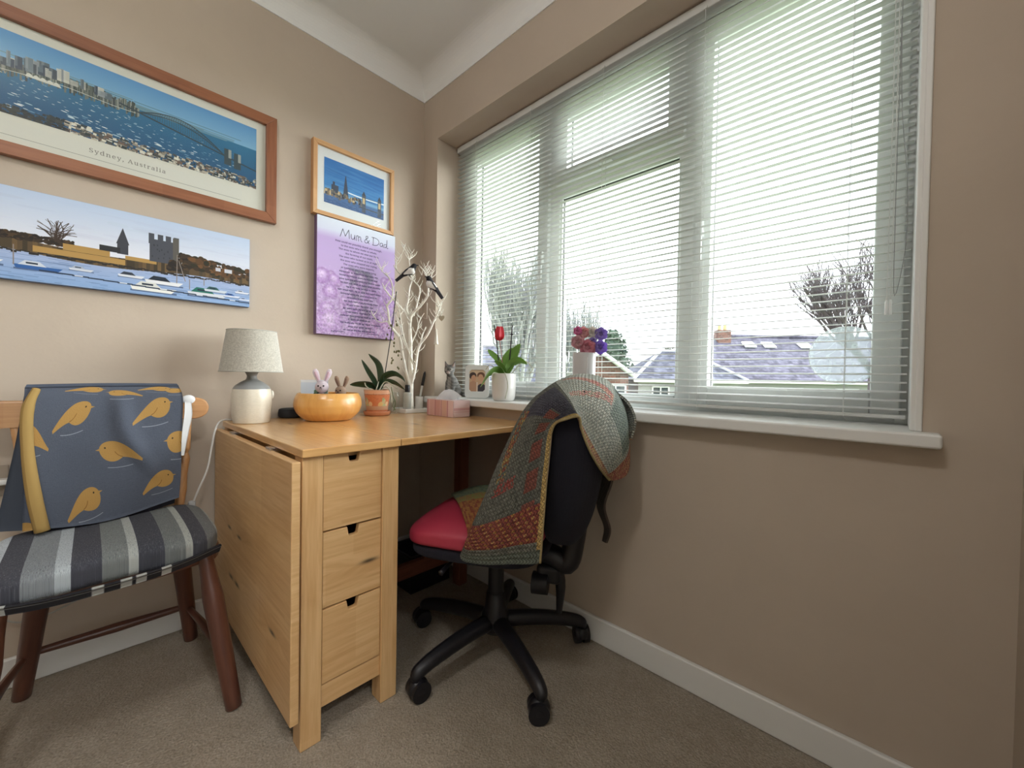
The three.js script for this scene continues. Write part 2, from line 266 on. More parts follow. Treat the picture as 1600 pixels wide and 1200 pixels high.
// ------------------------------------------------------------------ the blind
{
  const t = thing('venetian_blind', 'white aluminium venetian blind with open slats filling the window recess', 'blind', [0.13, 0, 1]);
  const z0 = -0.868, z1 = 0.862;
  mesh('head_rail', span(-0.014, 0.014, 2.098, 2.126, z0, z1, 0.003, 'z'), M.slat, t);
  mesh('bottom_rail', span(-0.0125, 0.0125, 0.832, 0.842, z0, z1, 0.003, 'z'), M.slat, t);
  const cr = []; for (let i = 0; i <= 6; i++) { const a = i / 6 * 2 - 1; cr.push([a * 0.0125, 0.0026 * (1 - a * a)]); }
  const s = new THREE.Shape(); cr.forEach(([x, y], i) => (i ? s.lineTo(x, y) : s.moveTo(x, y))); [...cr].reverse().forEach(([x, y]) => s.lineTo(x, y - 0.0004));
  const sg = new THREE.ExtrudeGeometry(s, { depth: z1 - z0, bevelEnabled: false }).translate(0, 0, z0); sg.rotateZ(0.125);
  for (let i = 0; i < 58; i++) { const m = mesh('slat', sg, M.slat, t); m.position.y = 0.8555 + i * 0.02148; m.rotation.z = (hash(i, 5) - 0.5) * 0.03; m.rotation.x = (hash(i, 7) - 0.5) * 0.0012; }
  for (const z of [0.283, 0.648, 1.013, 1.379, 1.745]) {
    mesh('ladder_cord', [limb([[-0.0135, 0.84, z - 1], [-0.0135, 2.1, z - 1]], 0.0008, 6), limb([[0.0135, 0.84, z - 1], [0.0135, 2.1, z - 1]], 0.0008, 6), limb([[-0.012, 0.81 + 0.03, z - 1], [-0.016, 0.83, z - 0.998], [-0.014, 0.822, z - 0.994]], 0.0008, 5)], M.cord, t);
    mesh('cord_clip', box(0.006, 0.008, 0.012, -0.016, 2.1, z - 1, 0.002), M.cord, t);
  }
  for (const z of [0.822, 0.829]) { mesh('lift_cord', limb([[-0.02, 2.1, z], [-0.021, 1.5, z + 0.001], [-0.021, 1.12, z]], 0.0011, 6), M.cord, t); mesh('tassel', latheHard([[0, 0], [0.0036, 0], [0.0032, 0.03], [0.0018, 0.036], [0, 0.036]], 12).translate(-0.021, 1.086, z), phy({ color: lin(0.85, 0.88, 0.88), roughness: 0.2 }), t); }
  mesh('cord_loop', limb([[-0.02, 2.1, 0.834], [-0.022, 1.6, 0.838], [-0.022, 1.38, 0.853], [-0.022, 1.24, 0.852], [-0.022, 1.13, 0.836], [-0.022, 1.3, 0.833], [-0.02, 1.8, 0.834]], 0.0009, 6), std({ color: lin(0.32, 0.33, 0.33) }), t);
}
// ------------------------------------------------------------------ pictures on the left wall
const bar = (pts, depth, z) => { const s = new THREE.Shape(pts.map(([x, y]) => new THREE.Vector2(x, y))); return new THREE.ExtrudeGeometry(s, { depth: depth - 0.004, bevelEnabled: true, bevelSize: 0.0025, bevelThickness: 0.002, bevelSegments: 2, bevelOffset: -0.0025 }).translate(0, 0, z + 0.002); };
function frameBars(w, h, b, depth, z) {
  const W = w / 2, H = h / 2;
  return [metreUV(bar([[-W, H], [-W + b, H - b], [W - b, H - b], [W, H]].reverse(), depth, z), 'x'), metreUV(bar([[-W, -H], [W, -H], [W - b, -H + b], [-W + b, -H + b]], depth, z), 'x', 0.4), metreUV(bar([[-W, -H], [-W + b, -H + b], [-W + b, H - b], [-W, H]], depth, z), 'y', 0.9), metreUV(bar([[W, -H], [W, H], [W - b, H - b], [W - b, -H + b]], depth, z), 'y', 1.3)];
}
const face = (w, h, x, y, z) => new THREE.PlaneGeometry(w, h).translate(x, y, z);
const pick = (x, a) => a[Math.floor(x * a.length) % a.length];

// panorama of a harbour city with its long arch bridge
const sydney = canvasTex(2000, 520, (c, w, h) => {
  const g = c.createLinearGradient(0, 0, 0, h * 0.45); g.addColorStop(0, '#5a95c8'); g.addColorStop(1, '#86b6d2'); c.fillStyle = g; c.fillRect(0, 0, w, h);
  const wg = c.createLinearGradient(0, h * 0.35, 0, h); wg.addColorStop(0, '#2c7297'); wg.addColorStop(1, '#1c4f77'); c.fillStyle = wg; c.fillRect(0, h * 0.36, w, h);
  seed = 3;
  for (let i = 0; i < 9; i++) { c.fillStyle = pick(rnd(), ['#5f8aa0', '#557f90', '#6d93a2']); c.fillRect(rr(700, 1500), h * (0.27 + i * 0.012), rr(300, 900), 7); }
  const shore = (x) => h * (0.47 - 0.07 * Math.min(1, Math.max(0, (x - 500) / 900)) + 0.02 * Math.sin(x / 90));
  for (let x = 0; x < 1330; x += 4) { c.fillStyle = pick(rnd(), ['#3d4a46', '#56605a', '#6b746c', '#8d938a', '#3f4a4c']); c.fillRect(x, shore(x) - rr(20, 70), 8, rr(50, 78)); }
  for (let i = 0; i < 95; i++) { const x = rr(0, 1180), far = Math.min(1, x / 1180), bw = rr(12, 34), bh = rr(40, 175) * (1 - 0.72 * far); c.fillStyle = pick(rnd(), ['#74838a', '#5c6a72', '#8c969a', '#46535c', '#a9aca4', '#3b4a58', '#c4c6ba']); const y = shore(x) - 34 - bh; c.fillRect(x, y, bw, bh + 18); c.fillStyle = 'rgba(210,222,226,0.25)'; c.fillRect(x, y, bw * 0.35, bh); for (let k = 8; k < bh; k += 7) { c.fillStyle = 'rgba(20,30,40,0.25)'; c.fillRect(x, y + k, bw, 2); } }
  for (let i = 0; i < 5; i++) { c.fillStyle = '#cfd2c8'; c.beginPath(); c.moveTo(860 + i * 26, shore(900) + 22); c.quadraticCurveTo(872 + i * 26, shore(900) - 30, 894 + i * 26, shore(900) + 22); c.fill(); }
  c.strokeStyle = '#d8dcd4'; c.lineWidth = 3; c.beginPath(); for (let x = 0; x < 1330; x += 10) c.lineTo(x, shore(x) + 10); c.stroke();
  for (let i = 0; i < 420; i++) { const y = h * (0.5 + 0.42 * rnd()), s = 4 + (y / h - 0.45) * 34 * rnd(); c.save(); c.translate(rr(0, w * 0.93), y); c.rotate(0.08); c.fillStyle = pick(rnd(), ['#cddde2', '#a5c3d2', '#e6ece9', '#6d9cb8']); c.beginPath(); c.ellipse(0, 0, s, s * 0.22, 0, 0, 7); c.fill(); c.restore(); }
  // bridge
  const bx0 = 1330, bx1 = 1800, by = (x) => h * (0.42 + 0.2 * (x - bx0) / (bx1 - bx0)), arch = (x, k) => by(x) - Math.sin((x - bx0) / (bx1 - bx0) * Math.PI) * h * k;
  c.strokeStyle = '#2e4049'; c.lineWidth = 7; for (const k of [0.2, 0.14]) { c.beginPath(); for (let x = bx0; x <= bx1; x += 6) c.lineTo(x, arch(x, k)); c.stroke(); }
  c.lineWidth = 10; c.beginPath(); c.moveTo(1240, by(1240)); c.lineTo(2000, by(2000)); c.stroke(); c.strokeStyle = '#3f525a'; c.lineWidth = 2;
  for (let x = bx0; x <= bx1; x += 12) { c.beginPath(); c.moveTo(x, by(x)); c.lineTo(x, arch(x, 0.2)); c.lineTo(x + 12, arch(x + 12, 0.14)); c.stroke(); }
  for (const x of [1795, 1855]) { c.fillStyle = '#394a50'; c.fillRect(x, by(x) - 62, 44, 130); c.fillStyle = '#9aa19c'; c.fillRect(x + 26, by(x) - 62, 18, 70); }
  for (let i = 0; i < 900; i++) { const x = rr(200, 2000), y = h * (1.02 - 0.16 * rnd() * Math.min(1, (x - 200) / 800) - 0.02); c.fillStyle = x < 1000 ? pick(rnd(), ['#28333a', '#39413f', '#1f2a2e']) : pick(rnd(), ['#2a3a3e', '#d6d6c8', '#8a8478', '#b7b2a2', '#4a4d4c', '#6c5a50']); c.save(); c.translate(x, y); c.rotate(0.12); c.fillRect(0, 0, rr(8, 30), rr(6, 24)); c.restore(); }
});
{
  const x0 = -1.86, x1 = -0.709, y0 = 1.52, y1 = 1.936, t = thing('framed_picture', 'wide wood framed panorama of a harbour city captioned Sydney, Australia', 'picture', [(x0 + x1) / 2, (y0 + y1) / 2, 0.001]);
  const w = x1 - x0, h = y1 - y0;
  mesh('frame', frameBars(w, h, 0.037, 0.024, 0), M.frameWood, t);
  const pr = 0.0685; // print inset from the frame's outer edge
  mesh('mat', plain(-w / 2 + 0.03, w / 2 - 0.03, -h / 2 + 0.03, h / 2 - 0.03, 0.002, 0.009), std({ color: lin(0.66, 0.67, 0.6), roughness: 0.9 }), t);
  const ph = 0.232, py = h / 2 - 0.066 - ph / 2;
  mesh('print', face(w - 2 * pr, ph, 0, py, 0.0096), std({ map: sydney, roughness: 0.6 }), t);
  mesh('caption', face(0.92, 0.046, 0, -h / 2 + 0.077, 0.0096), std({ roughness: 0.9, map: canvasTex(1840, 92, (c, W, H) => { c.fillStyle = '#d3d5cc'; c.fillRect(0, 0, W, H); c.fillStyle = '#6a6a64'; c.font = '36px serif'; c.textAlign = 'center'; c.letterSpacing = '4px'; c.fillText('Sydney, Australia', W * 0.66, 46); c.fillRect(10, 80, W - 20, 2); }) }), t);
  mesh('glass', face(w - 0.07, h - 0.07, 0, 0, 0.0125), phy({ transmission: 1, thickness: 0, roughness: 0.03, ior: 1.35 }), t);
}
// canvas: estuary with a castle keep, a spire and moored boats
const estuary = canvasTex(1800, 450, (c, w, h) => {
  const g = c.createLinearGradient(0, 0, 0, h * 0.6); g.addColorStop(0, '#b9cbe6'); g.addColorStop(1, '#e2e4ee'); c.fillStyle = g; c.fillRect(0, 0, w, h); seed = 13;
  for (let i = 0; i < 60; i++) { c.fillStyle = `rgba(160,165,195,${rr(0.03, 0.1)})`; c.beginPath(); c.ellipse(rr(0, w), rr(20, h * 0.45), rr(30, 150), rr(4, 14), 0, 0, 7); c.fill(); }
  const wg = c.createLinearGradient(0, h * 0.66, 0, h); wg.addColorStop(0, '#a3b3d6'); wg.addColorStop(1, '#86a6d2'); c.fillStyle = wg; c.fillRect(0, h * 0.66, w, h);
  const lump = (x, y, r, col) => { for (let i = 0; i < 40; i++) { c.fillStyle = pick(rnd(), col); c.beginPath(); c.ellipse(x + rr(-r, r), y + rr(-r * 0.5, r * 0.5), r * rr(0.15, 0.35), r * rr(0.12, 0.28), 0, 0, 7); c.fill(); } };
  const dk = ['#2c241c', '#3a2e22', '#241e1a', '#4a3824'], au = ['#3a2c1e', '#5a3e24', '#453420', '#2c2a1c', '#6b4a2a'];
  for (let x = 0; x < w; x += 16) { c.fillStyle = pick(rnd(), ['#4a3e2c', '#6a5538', '#574630', '#3e3424']); c.fillRect(x, h * (0.56 + 0.03 * Math.sin(x / 140)), 20, h * 0.13); }
  for (let x = 0; x < 1000; x += 34) lump(x, h * 0.52, 30, dk); lump(620, h * 0.42, 62, dk);
  c.fillStyle = '#b08c50'; for (const [x, y, a, b] of [[980, 0.52, 170, 34], [880, 0.6, 330, 30], [1210, 0.545, 130, 22]]) c.fillRect(x, h * y, a, b);
  c.strokeStyle = '#3b2e26'; for (let i = 0; i < 40; i++) { c.lineWidth = rr(1, 3); c.beginPath(); c.moveTo(960 + rr(-8, 8), h * 0.52); c.quadraticCurveTo(960 + rr(-40, 40), h * 0.42, 960 + rr(-70, 70), h * rr(0.27, 0.42)); c.stroke(); }
  c.fillStyle = '#3c3f48'; c.fillRect(1178, h * 0.4, 44, 60); c.beginPath(); c.moveTo(1174, h * 0.41); c.lineTo(1200, h * 0.21); c.lineTo(1226, h * 0.41); c.fill(); c.fillStyle = '#2b2c30'; c.fillRect(1110, h * 0.46, 80, 30);
  c.fillStyle = '#474a54'; c.fillRect(1310, h * 0.27, 130, 130); for (const x of [1306, 1345, 1380, 1416]) c.fillRect(x, h * 0.2, 24, 60); c.fillStyle = '#5a5752'; c.fillRect(1412, h * 0.21, 28, 150); c.fillStyle = '#33363e'; for (let i = 0; i < 12; i++) c.fillRect(rr(1315, 1400), h * rr(0.32, 0.5), 5, 9);
  for (const [x, y, r, k] of [[1500, 0.46, 55, dk], [1570, 0.5, 70, au], [1440, 0.57, 50, dk], [1700, 0.5, 50, au], [1760, 0.54, 60, au], [1640, 0.57, 45, au]]) lump(x, h * y, r, k);
  c.fillStyle = '#c9ccd6'; c.fillRect(1618, h * 0.5, 26, 22); c.fillRect(1664, h * 0.5, 40, 24);
  c.fillStyle = '#2a2724'; for (let x = 0; x < w; x += 14) c.fillRect(x, h * (0.675 + 0.008 * Math.sin(x)), 18, rr(5, 12));
  for (let i = 0; i < 240; i++) { c.fillStyle = pick(rnd(), ['rgba(70,100,150,0.35)', 'rgba(190,205,230,0.4)', 'rgba(50,75,115,0.3)']); c.fillRect(rr(0, w), h * rr(0.7, 1), rr(20, 130), rr(1, 3)); }
  const boat = (x, y, L, hull, cab) => { y *= h; c.fillStyle = 'rgba(35,50,80,0.55)'; c.fillRect(x, y + L * 0.1, L, L * 0.05); c.fillStyle = hull; c.beginPath(); c.moveTo(x, y); c.lineTo(x + L, y - 2); c.lineTo(x + L * 0.88, y + L * 0.12); c.lineTo(x + L * 0.04, y + L * 0.11); c.fill(); c.fillStyle = cab; c.beginPath(); c.moveTo(x + L * 0.08, y); c.lineTo(x + L * 0.22, y - L * 0.15); c.lineTo(x + L * 0.52, y - L * 0.14); c.lineTo(x + L * 0.66, y); c.fill(); c.fillStyle = '#1d2a3c'; c.fillRect(x + L * 0.24, y - L * 0.1, L * 0.24, L * 0.05); };
  for (const a of [[400, 0.79, 190, '#dfe3ea', '#c3cbd8'], [600, 0.81, 190, '#e4e6ea', '#2c3344'], [820, 0.83, 160, '#2f5fa0', '#ccd3de'], [1000, 0.79, 90, '#d0d6e0', '#aab4c6'], [1180, 0.78, 110, '#d8dce4', '#333a48'], [1290, 0.8, 170, '#e2e4e8', '#1c2634'], [1230, 0.9, 200, '#e6e6e2', '#d5d6d2'], [1480, 0.88, 200, '#cfd4dc', '#1f6a5e'], [1560, 0.82, 120, '#c9d2dc', '#2b5a58'], [1660, 0.87, 90, '#d0d8e8', '#3c64a8'], [1720, 0.8, 80, '#dde1ea', '#b9c2d4'], [1740, 0.9, 70, '#d0d8e8', '#9fb0d0']]) boat(...a);
  c.strokeStyle = '#8a7f78'; c.lineWidth = 4; for (const [a, b, d, e] of [[1430, 0.8, 1432, 0.42], [1470, 0.76, 1440, 0.5], [1490, 0.86, 1490, 0.72], [820, 0.84, 820, 0.62], [1560, 0.78, 1560, 0.68]]) { c.beginPath(); c.moveTo(a, h * b); c.lineTo(d, h * e); c.stroke(); }
  for (let x = 900; x < w; x += 56) { c.fillStyle = '#27364c'; c.fillRect(x, h * (0.86 + 0.08 * (x - 900) / 900), 60, 7); c.fillStyle = '#d9dee6'; if ((x / 56 | 0) % 3 === 0) c.fillRect(x + 8, h * (0.86 + 0.08 * (x - 900) / 900), 30, 5); }
});
function canvasPrint(label, x0, x1, y0, y1, depth, map, side) {
  const t = thing('canvas_print', label, 'picture', [(x0 + x1) / 2, (y0 + y1) / 2, 0.001]), w = x1 - x0, h = y1 - y0;
  mesh('wrapped_edge', box(w, h, depth, 0, 0, depth / 2, 0.003), side, t);
  mesh('print', face(w - 0.003, h - 0.003, 0, 0, depth + 0.0005), std({ map, roughness: 0.75 }), t); return t;
}
canvasPrint('long canvas print of a castle, spire and moored boats on a river', -1.86, -0.8, 1.173, 1.435, 0.022, estuary, std({ map: canvasTex(64, 64, (c) => { c.fillStyle = '#9aaccd'; c.fillRect(0, 0, 64, 64); c.fillStyle = '#6d85b0'; c.fillRect(0, 40, 64, 24); }), roughness: 0.8 }));
// small framed picture: a river city under a blue evening sky
const river = canvasTex(720, 500, (c, w, h) => {
  const g = c.createLinearGradient(0, 0, 0, h); g.addColorStop(0, '#2a6fb4'); g.addColorStop(0.6, '#4187c4'); g.addColorStop(0.75, '#7fb0d4'); g.addColorStop(0.8, '#4a73a6'); g.addColorStop(1, '#3e5e8e'); c.fillStyle = g; c.fillRect(0, 0, w, h); seed = 5;
  for (let i = 0; i < 70; i++) { c.fillStyle = `rgba(${pick(rnd(), ['30,90,160', '90,150,200'])},0.2)`; c.beginPath(); c.ellipse(rr(0, w), rr(0, h * 0.7), rr(60, 200), rr(4, 14), 0.05, 0, 7); c.fill(); }
  c.fillStyle = '#dfeef4'; c.beginPath(); c.moveTo(250, h * 0.6); c.quadraticCurveTo(430, h * 0.64, 720, h * 0.6); c.lineTo(720, h * 0.63); c.quadraticCurveTo(430, h * 0.67, 250, h * 0.63); c.fill();
  c.fillStyle = '#3a4658'; c.beginPath(); c.moveTo(210, h * 0.78); c.lineTo(238, h * 0.26); c.lineTo(246, h * 0.26); c.lineTo(280, h * 0.78); c.fill(); c.fillRect(80, h * 0.55, 80, 120); c.fillRect(95, h * 0.48, 24, 120);
  for (let i = 0; i < 90; i++) { c.fillStyle = pick(rnd(), ['#39414e', '#5a5a58', '#8a7a62', '#c9b48a', '#6b6a66']); c.fillRect(rr(0, 420), h * rr(0.66, 0.78), rr(10, 34), h * rr(0.03, 0.1)); }
  for (const x of [440, 640]) { c.fillStyle = '#4c5664'; c.fillRect(x, h * 0.55, 46, h * 0.42); c.fillStyle = '#cbb98c'; c.fillRect(x + 8, h * 0.62, 28, h * 0.14); c.fillStyle = '#39434f'; c.beginPath(); c.moveTo(x - 2, h * 0.56); c.lineTo(x + 22, h * 0.46); c.lineTo(x + 48, h * 0.56); c.fill(); }
  c.fillStyle = '#4a5868'; c.fillRect(400, h * 0.85, 320, 16); c.fillRect(460, h * 0.6, 200, 6); for (let i = 0; i < 260; i++) { c.fillStyle = pick(rnd(), ['rgba(200,210,220,0.3)', 'rgba(25,45,80,0.3)']); c.fillRect(rr(0, w), h * rr(0.82, 1), rr(6, 40), 2); }
});
{
  const x0 = -0.572, x1 = -0.191, y0 = 1.609, y1 = 1.926, w = x1 - x0, h = y1 - y0, t = thing('framed_picture', 'small pale wood framed picture of a river city under blue sky', 'picture', [(x0 + x1) / 2, (y0 + y1) / 2, 0.001]);
  mesh('frame', frameBars(w, h, 0.018, 0.03, 0), M.oak, t);
  mesh('mat', plain(-w / 2 + 0.014, w / 2 - 0.014, -h / 2 + 0.014, h / 2 - 0.014, 0.004, 0.016), std({ color: lin(0.72, 0.77, 0.78), roughness: 0.9 }), t);
  mesh('print', face(0.283, 0.195, 0.001, 0.002, 0.0166), std({ map: river, roughness: 0.6 }), t);
  mesh('glass', face(w - 0.03, h - 0.03, 0, 0, 0.021), phy({ transmission: 1, thickness: 0, roughness: 0.03, ior: 1.35 }), t);
}
const poem = canvasTex(900, 1220, (c, w, h) => {
  const g = c.createLinearGradient(0, 0, 0, h); g.addColorStop(0, '#d6dfec'); g.addColorStop(0.1, '#cdd3e6'); g.addColorStop(0.17, '#b7a2d2'); g.addColorStop(0.5, '#bda6d4'); g.addColorStop(1, '#a68cb8'); c.fillStyle = g; c.fillRect(0, 0, w, h); seed = 17;
  const puff = (x, y, r, a, b) => { const q = c.createRadialGradient(x - r * 0.1, y - r * 0.35, r * 0.1, x, y, r); q.addColorStop(0, a); q.addColorStop(0.75, b); q.addColorStop(1, 'rgba(150,120,170,0)'); c.fillStyle = q; c.beginPath(); c.arc(x, y, r, 0, 7); c.fill(); };
  for (let i = 0; i < 26; i++) puff(rr(360, 600), h * rr(0.4, 0.98), rr(40, 90), 'rgba(88,96,96,0.4)', 'rgba(96,100,112,0.22)');
  for (let i = 0; i < 40; i++) puff(rr(0, w), h * rr(0.42, 1), rr(30, 85), pick(rnd(), ['rgba(214,190,228,0.9)', 'rgba(190,160,214,0.9)', 'rgba(226,208,236,0.9)']), 'rgba(150,112,172,0.55)');
  for (const [x, y, r] of [[60, 620, 95], [180, 640, 70], [140, 770, 85], [110, 960, 90], [140, 1090, 150], [430, 880, 90], [420, 1120, 80], [760, 1010, 90], [800, 1110, 100], [700, 1150, 80]]) puff(x, y, r, 'rgba(226,206,238,0.95)', 'rgba(164,126,190,0.7)');
  for (let i = 0; i < 200; i++) { c.fillStyle = pick(rnd(), ['rgba(200,150,196,0.5)', 'rgba(130,88,140,0.4)']); c.beginPath(); c.arc(rr(560, w), h * rr(0.84, 1), rr(5, 16), 0, 7); c.fill(); }
  for (let i = 0; i < 5200; i++) { const y = h * (0.4 + 0.6 * Math.sqrt(rnd())); c.fillStyle = pick(rnd(), ['rgba(236,222,244,0.2)', 'rgba(128,96,148,0.16)', 'rgba(206,176,220,0.25)', 'rgba(90,96,100,0.1)']); c.beginPath(); c.arc(rnd() * w, y, rr(3, 13), 0, 7); c.fill(); }
  c.strokeStyle = '#2b2740'; c.lineWidth = 6; c.lineCap = c.lineJoin = 'round';
  const stroke = (P, ox, oy) => { c.beginPath(); P.forEach(([x, y], i) => (i ? c.lineTo(x + ox, y + oy) : c.moveTo(x + ox, y + oy))); c.stroke(); };
  const curve = (f) => { c.beginPath(); f(c); c.stroke(); };
  stroke([[240, 165], [268, 78], [296, 150], [334, 74], [342, 165]], 0, 0); // M
  curve((k) => { k.moveTo(362, 112); k.quadraticCurveTo(358, 170, 384, 162); k.quadraticCurveTo(400, 155, 402, 112); k.lineTo(404, 164); }); // u
  curve((k) => { k.moveTo(422, 166); k.lineTo(424, 114); k.quadraticCurveTo(442, 100, 446, 124); k.lineTo(446, 166); k.moveTo(446, 126); k.quadraticCurveTo(466, 100, 472, 126); k.quadraticCurveTo(470, 164, 486, 164); }); // m
  curve((k) => { k.moveTo(572, 166); k.quadraticCurveTo(520, 108, 538, 88); k.quadraticCurveTo(566, 80, 552, 108); k.quadraticCurveTo(506, 138, 524, 162); k.quadraticCurveTo(556, 172, 572, 126); }); // &
  curve((k) => { k.moveTo(622, 80); k.lineTo(620, 166); k.moveTo(604, 82); k.quadraticCurveTo(696, 74, 692, 126); k.quadraticCurveTo(680, 170, 612, 166); }); // D
  curve((k) => { k.moveTo(738, 122); k.quadraticCurveTo(704, 112, 706, 146); k.quadraticCurveTo(718, 178, 738, 140); k.lineTo(740, 124); k.quadraticCurveTo(738, 164, 750, 164); }); // a
  curve((k) => { k.moveTo(786, 126); k.quadraticCurveTo(752, 116, 756, 148); k.quadraticCurveTo(768, 178, 788, 140); k.lineTo(794, 70); k.lineTo(790, 150); k.quadraticCurveTo(794, 170, 808, 160); }); // d
  c.fillStyle = '#3a3056'; c.font = 'bold 27px sans-serif'; c.textAlign = 'center';
  const L = ['How could we possibly thank you enough,', 'to the ones who made us whole.', 'The ones to whom we owe our lives,', 'the forming of our souls.', 'The ones who tucked us in at night,', 'the ones who stopped our crying.', 'The ones who were experts,', 'at knowing when we were lying.'];
  L.forEach((s, i) => c.fillText(s, w * 0.51, 226 + i * 39));
  for (let i = 8; i < 25; i++) { const y = 226 + i * 39 - 14, len = pick(rnd(), [420, 360, 300, 450, 240]) * (i > 12 && i < 18 ? 1.15 : 1); for (let x = w * 0.51 - len / 2; x < w * 0.51 + len / 2;) { const k = rr(14, 62); for (let q = 0; q < k; q += 8) c.fillRect(x + q, y + rr(-2, 2), 5.5, rr(12, 18)); x += k + 10; } } // lines too blurred to read
  for (const [x0, x1] of [[150, 300], [560, 700]]) for (let x = x0; x < x1; x += 9) c.fillRect(x, h - 46 + rr(-3, 3), 5, rr(10, 18));
});
canvasPrint('purple flower canvas print headed Mum & Dad with a poem', -0.556, -0.182, 1.094, 1.606, 0.03, poem, std({ color: lin(0.2, 0.13, 0.24), roughness: 0.8 }));

// ------------------------------------------------------------------ drop-leaf table with a drawer unit
function rebase(t, x, y, z) { t.position.set(x, y, z); for (const c of t.children) c.position.sub(t.position); return t; }
{
  const t = thing('drop_leaf_table', 'pine drop-leaf table with three drawers, one leaf raised and one hanging', 'table'), P = M.pine;
  mesh('fixed_top', span(-0.886, -0.6235, 0.719, 0.74, 0.03, 0.833, 0.003, 'z'), M.pineTop, t);
  const leafR = mesh('raised_leaf', span(-0.6215, -0.004, 0.719, 0.74, 0.03, 0.833, 0.003, 'z'), M.pineTop, t);
  for (const z of [0.2, 0.6]) mesh('hinge', span(-0.66, -0.585, 0.716, 0.7195, z, z + 0.04, 0.001), M.chrome, leafR);
  const leafL = mesh('hanging_leaf', span(-0.909, -0.889, 0.088, 0.712, 0.03, 0.833, 0.003, 'z'), P, t);
  for (const z of [0.2, 0.6]) mesh('hinge', span(-0.9, -0.87, 0.71, 0.7195, z, z + 0.04, 0.001), M.chrome, leafL);
  for (const [x, z] of [[-0.881, 0.768], [-0.671, 0.768], [-0.881, 0.035], [-0.671, 0.035]]) mesh('leg', span(x, x + 0.05, 0, 0.718, z, z + 0.05, 0.003, 'y'), P, t);
  mesh('side_panel', span(-0.668, -0.655, 0.09, 0.716, 0.08, 0.77, 0.002, 'z'), P, t);
  mesh('side_panel', span(-0.862, -0.85, 0.09, 0.716, 0.08, 0.77, 0.002, 'z'), P, t);
  mesh('bottom_rail', span(-0.832, -0.67, 0.078, 0.134, 0.79, 0.81, 0.002), P, t);
  mesh('top_rail', span(-0.832, -0.67, 0.7, 0.718, 0.74, 0.78, 0.002), P, t);
  for (const [y0, y1] of [[0.5255, 0.7165], [0.3305, 0.521], [0.138, 0.326]]) {
    const w = 0.0785, s = new THREE.Shape(), xm = 0; s.moveTo(-w, y0); s.lineTo(w, y0); s.lineTo(w, y1); s.lineTo(xm + 0.0165, y1); s.lineTo(xm + 0.0125, y1 - 0.021);
    s.quadraticCurveTo(xm + 0.0115, y1 - 0.0245, xm + 0.008, y1 - 0.0245); s.lineTo(xm - 0.008, y1 - 0.0245); s.quadraticCurveTo(xm - 0.0115, y1 - 0.0245, xm - 0.0125, y1 - 0.021); s.lineTo(xm - 0.0165, y1); s.lineTo(-w, y1);
    const g = metreUV(new THREE.ExtrudeGeometry(s, { depth: 0.014, bevelEnabled: true, bevelSize: 0.0015, bevelThickness: 0.0015, bevelSegments: 2, bevelOffset: -0.0015 }).translate(-0.7505, 0, 0.797), 'x', y0 * 3.3);
    const d = mesh('drawer', g, P, t);
    mesh('drawer_box', [span(-0.822, -0.815, y0 + 0.005, y1 - 0.03, 0.2, 0.797, 0.001, 'z'), span(-0.686, -0.679, y0 + 0.005, y1 - 0.03, 0.2, 0.797, 0.001, 'z'), span(-0.822, -0.679, y0 + 0.004, y0 + 0.01, 0.2, 0.797, 0.001, 'z')], M.gateWood, d);
    mesh('dark_sheet', span(-0.835, -0.665, y1 + 0.0006, y1 + 0.0018, 0.2, 0.79, 0.0005, 'z'), M.dark, d);  // thin black sheet in the gap above each drawer
  }
  const gl = mesh('gate_leg', span(-0.112, -0.066, 0, 0.718, 0.43, 0.476, 0.003, 'y'), M.gateWood, t);
  for (const y of [0.66, 0.12]) mesh('gate_rail', span(-0.655, -0.112, y, y + 0.055, 0.44, 0.466, 0.002), M.gateWood, gl);
  rebase(t, -0.75, 0, 0.43);
}
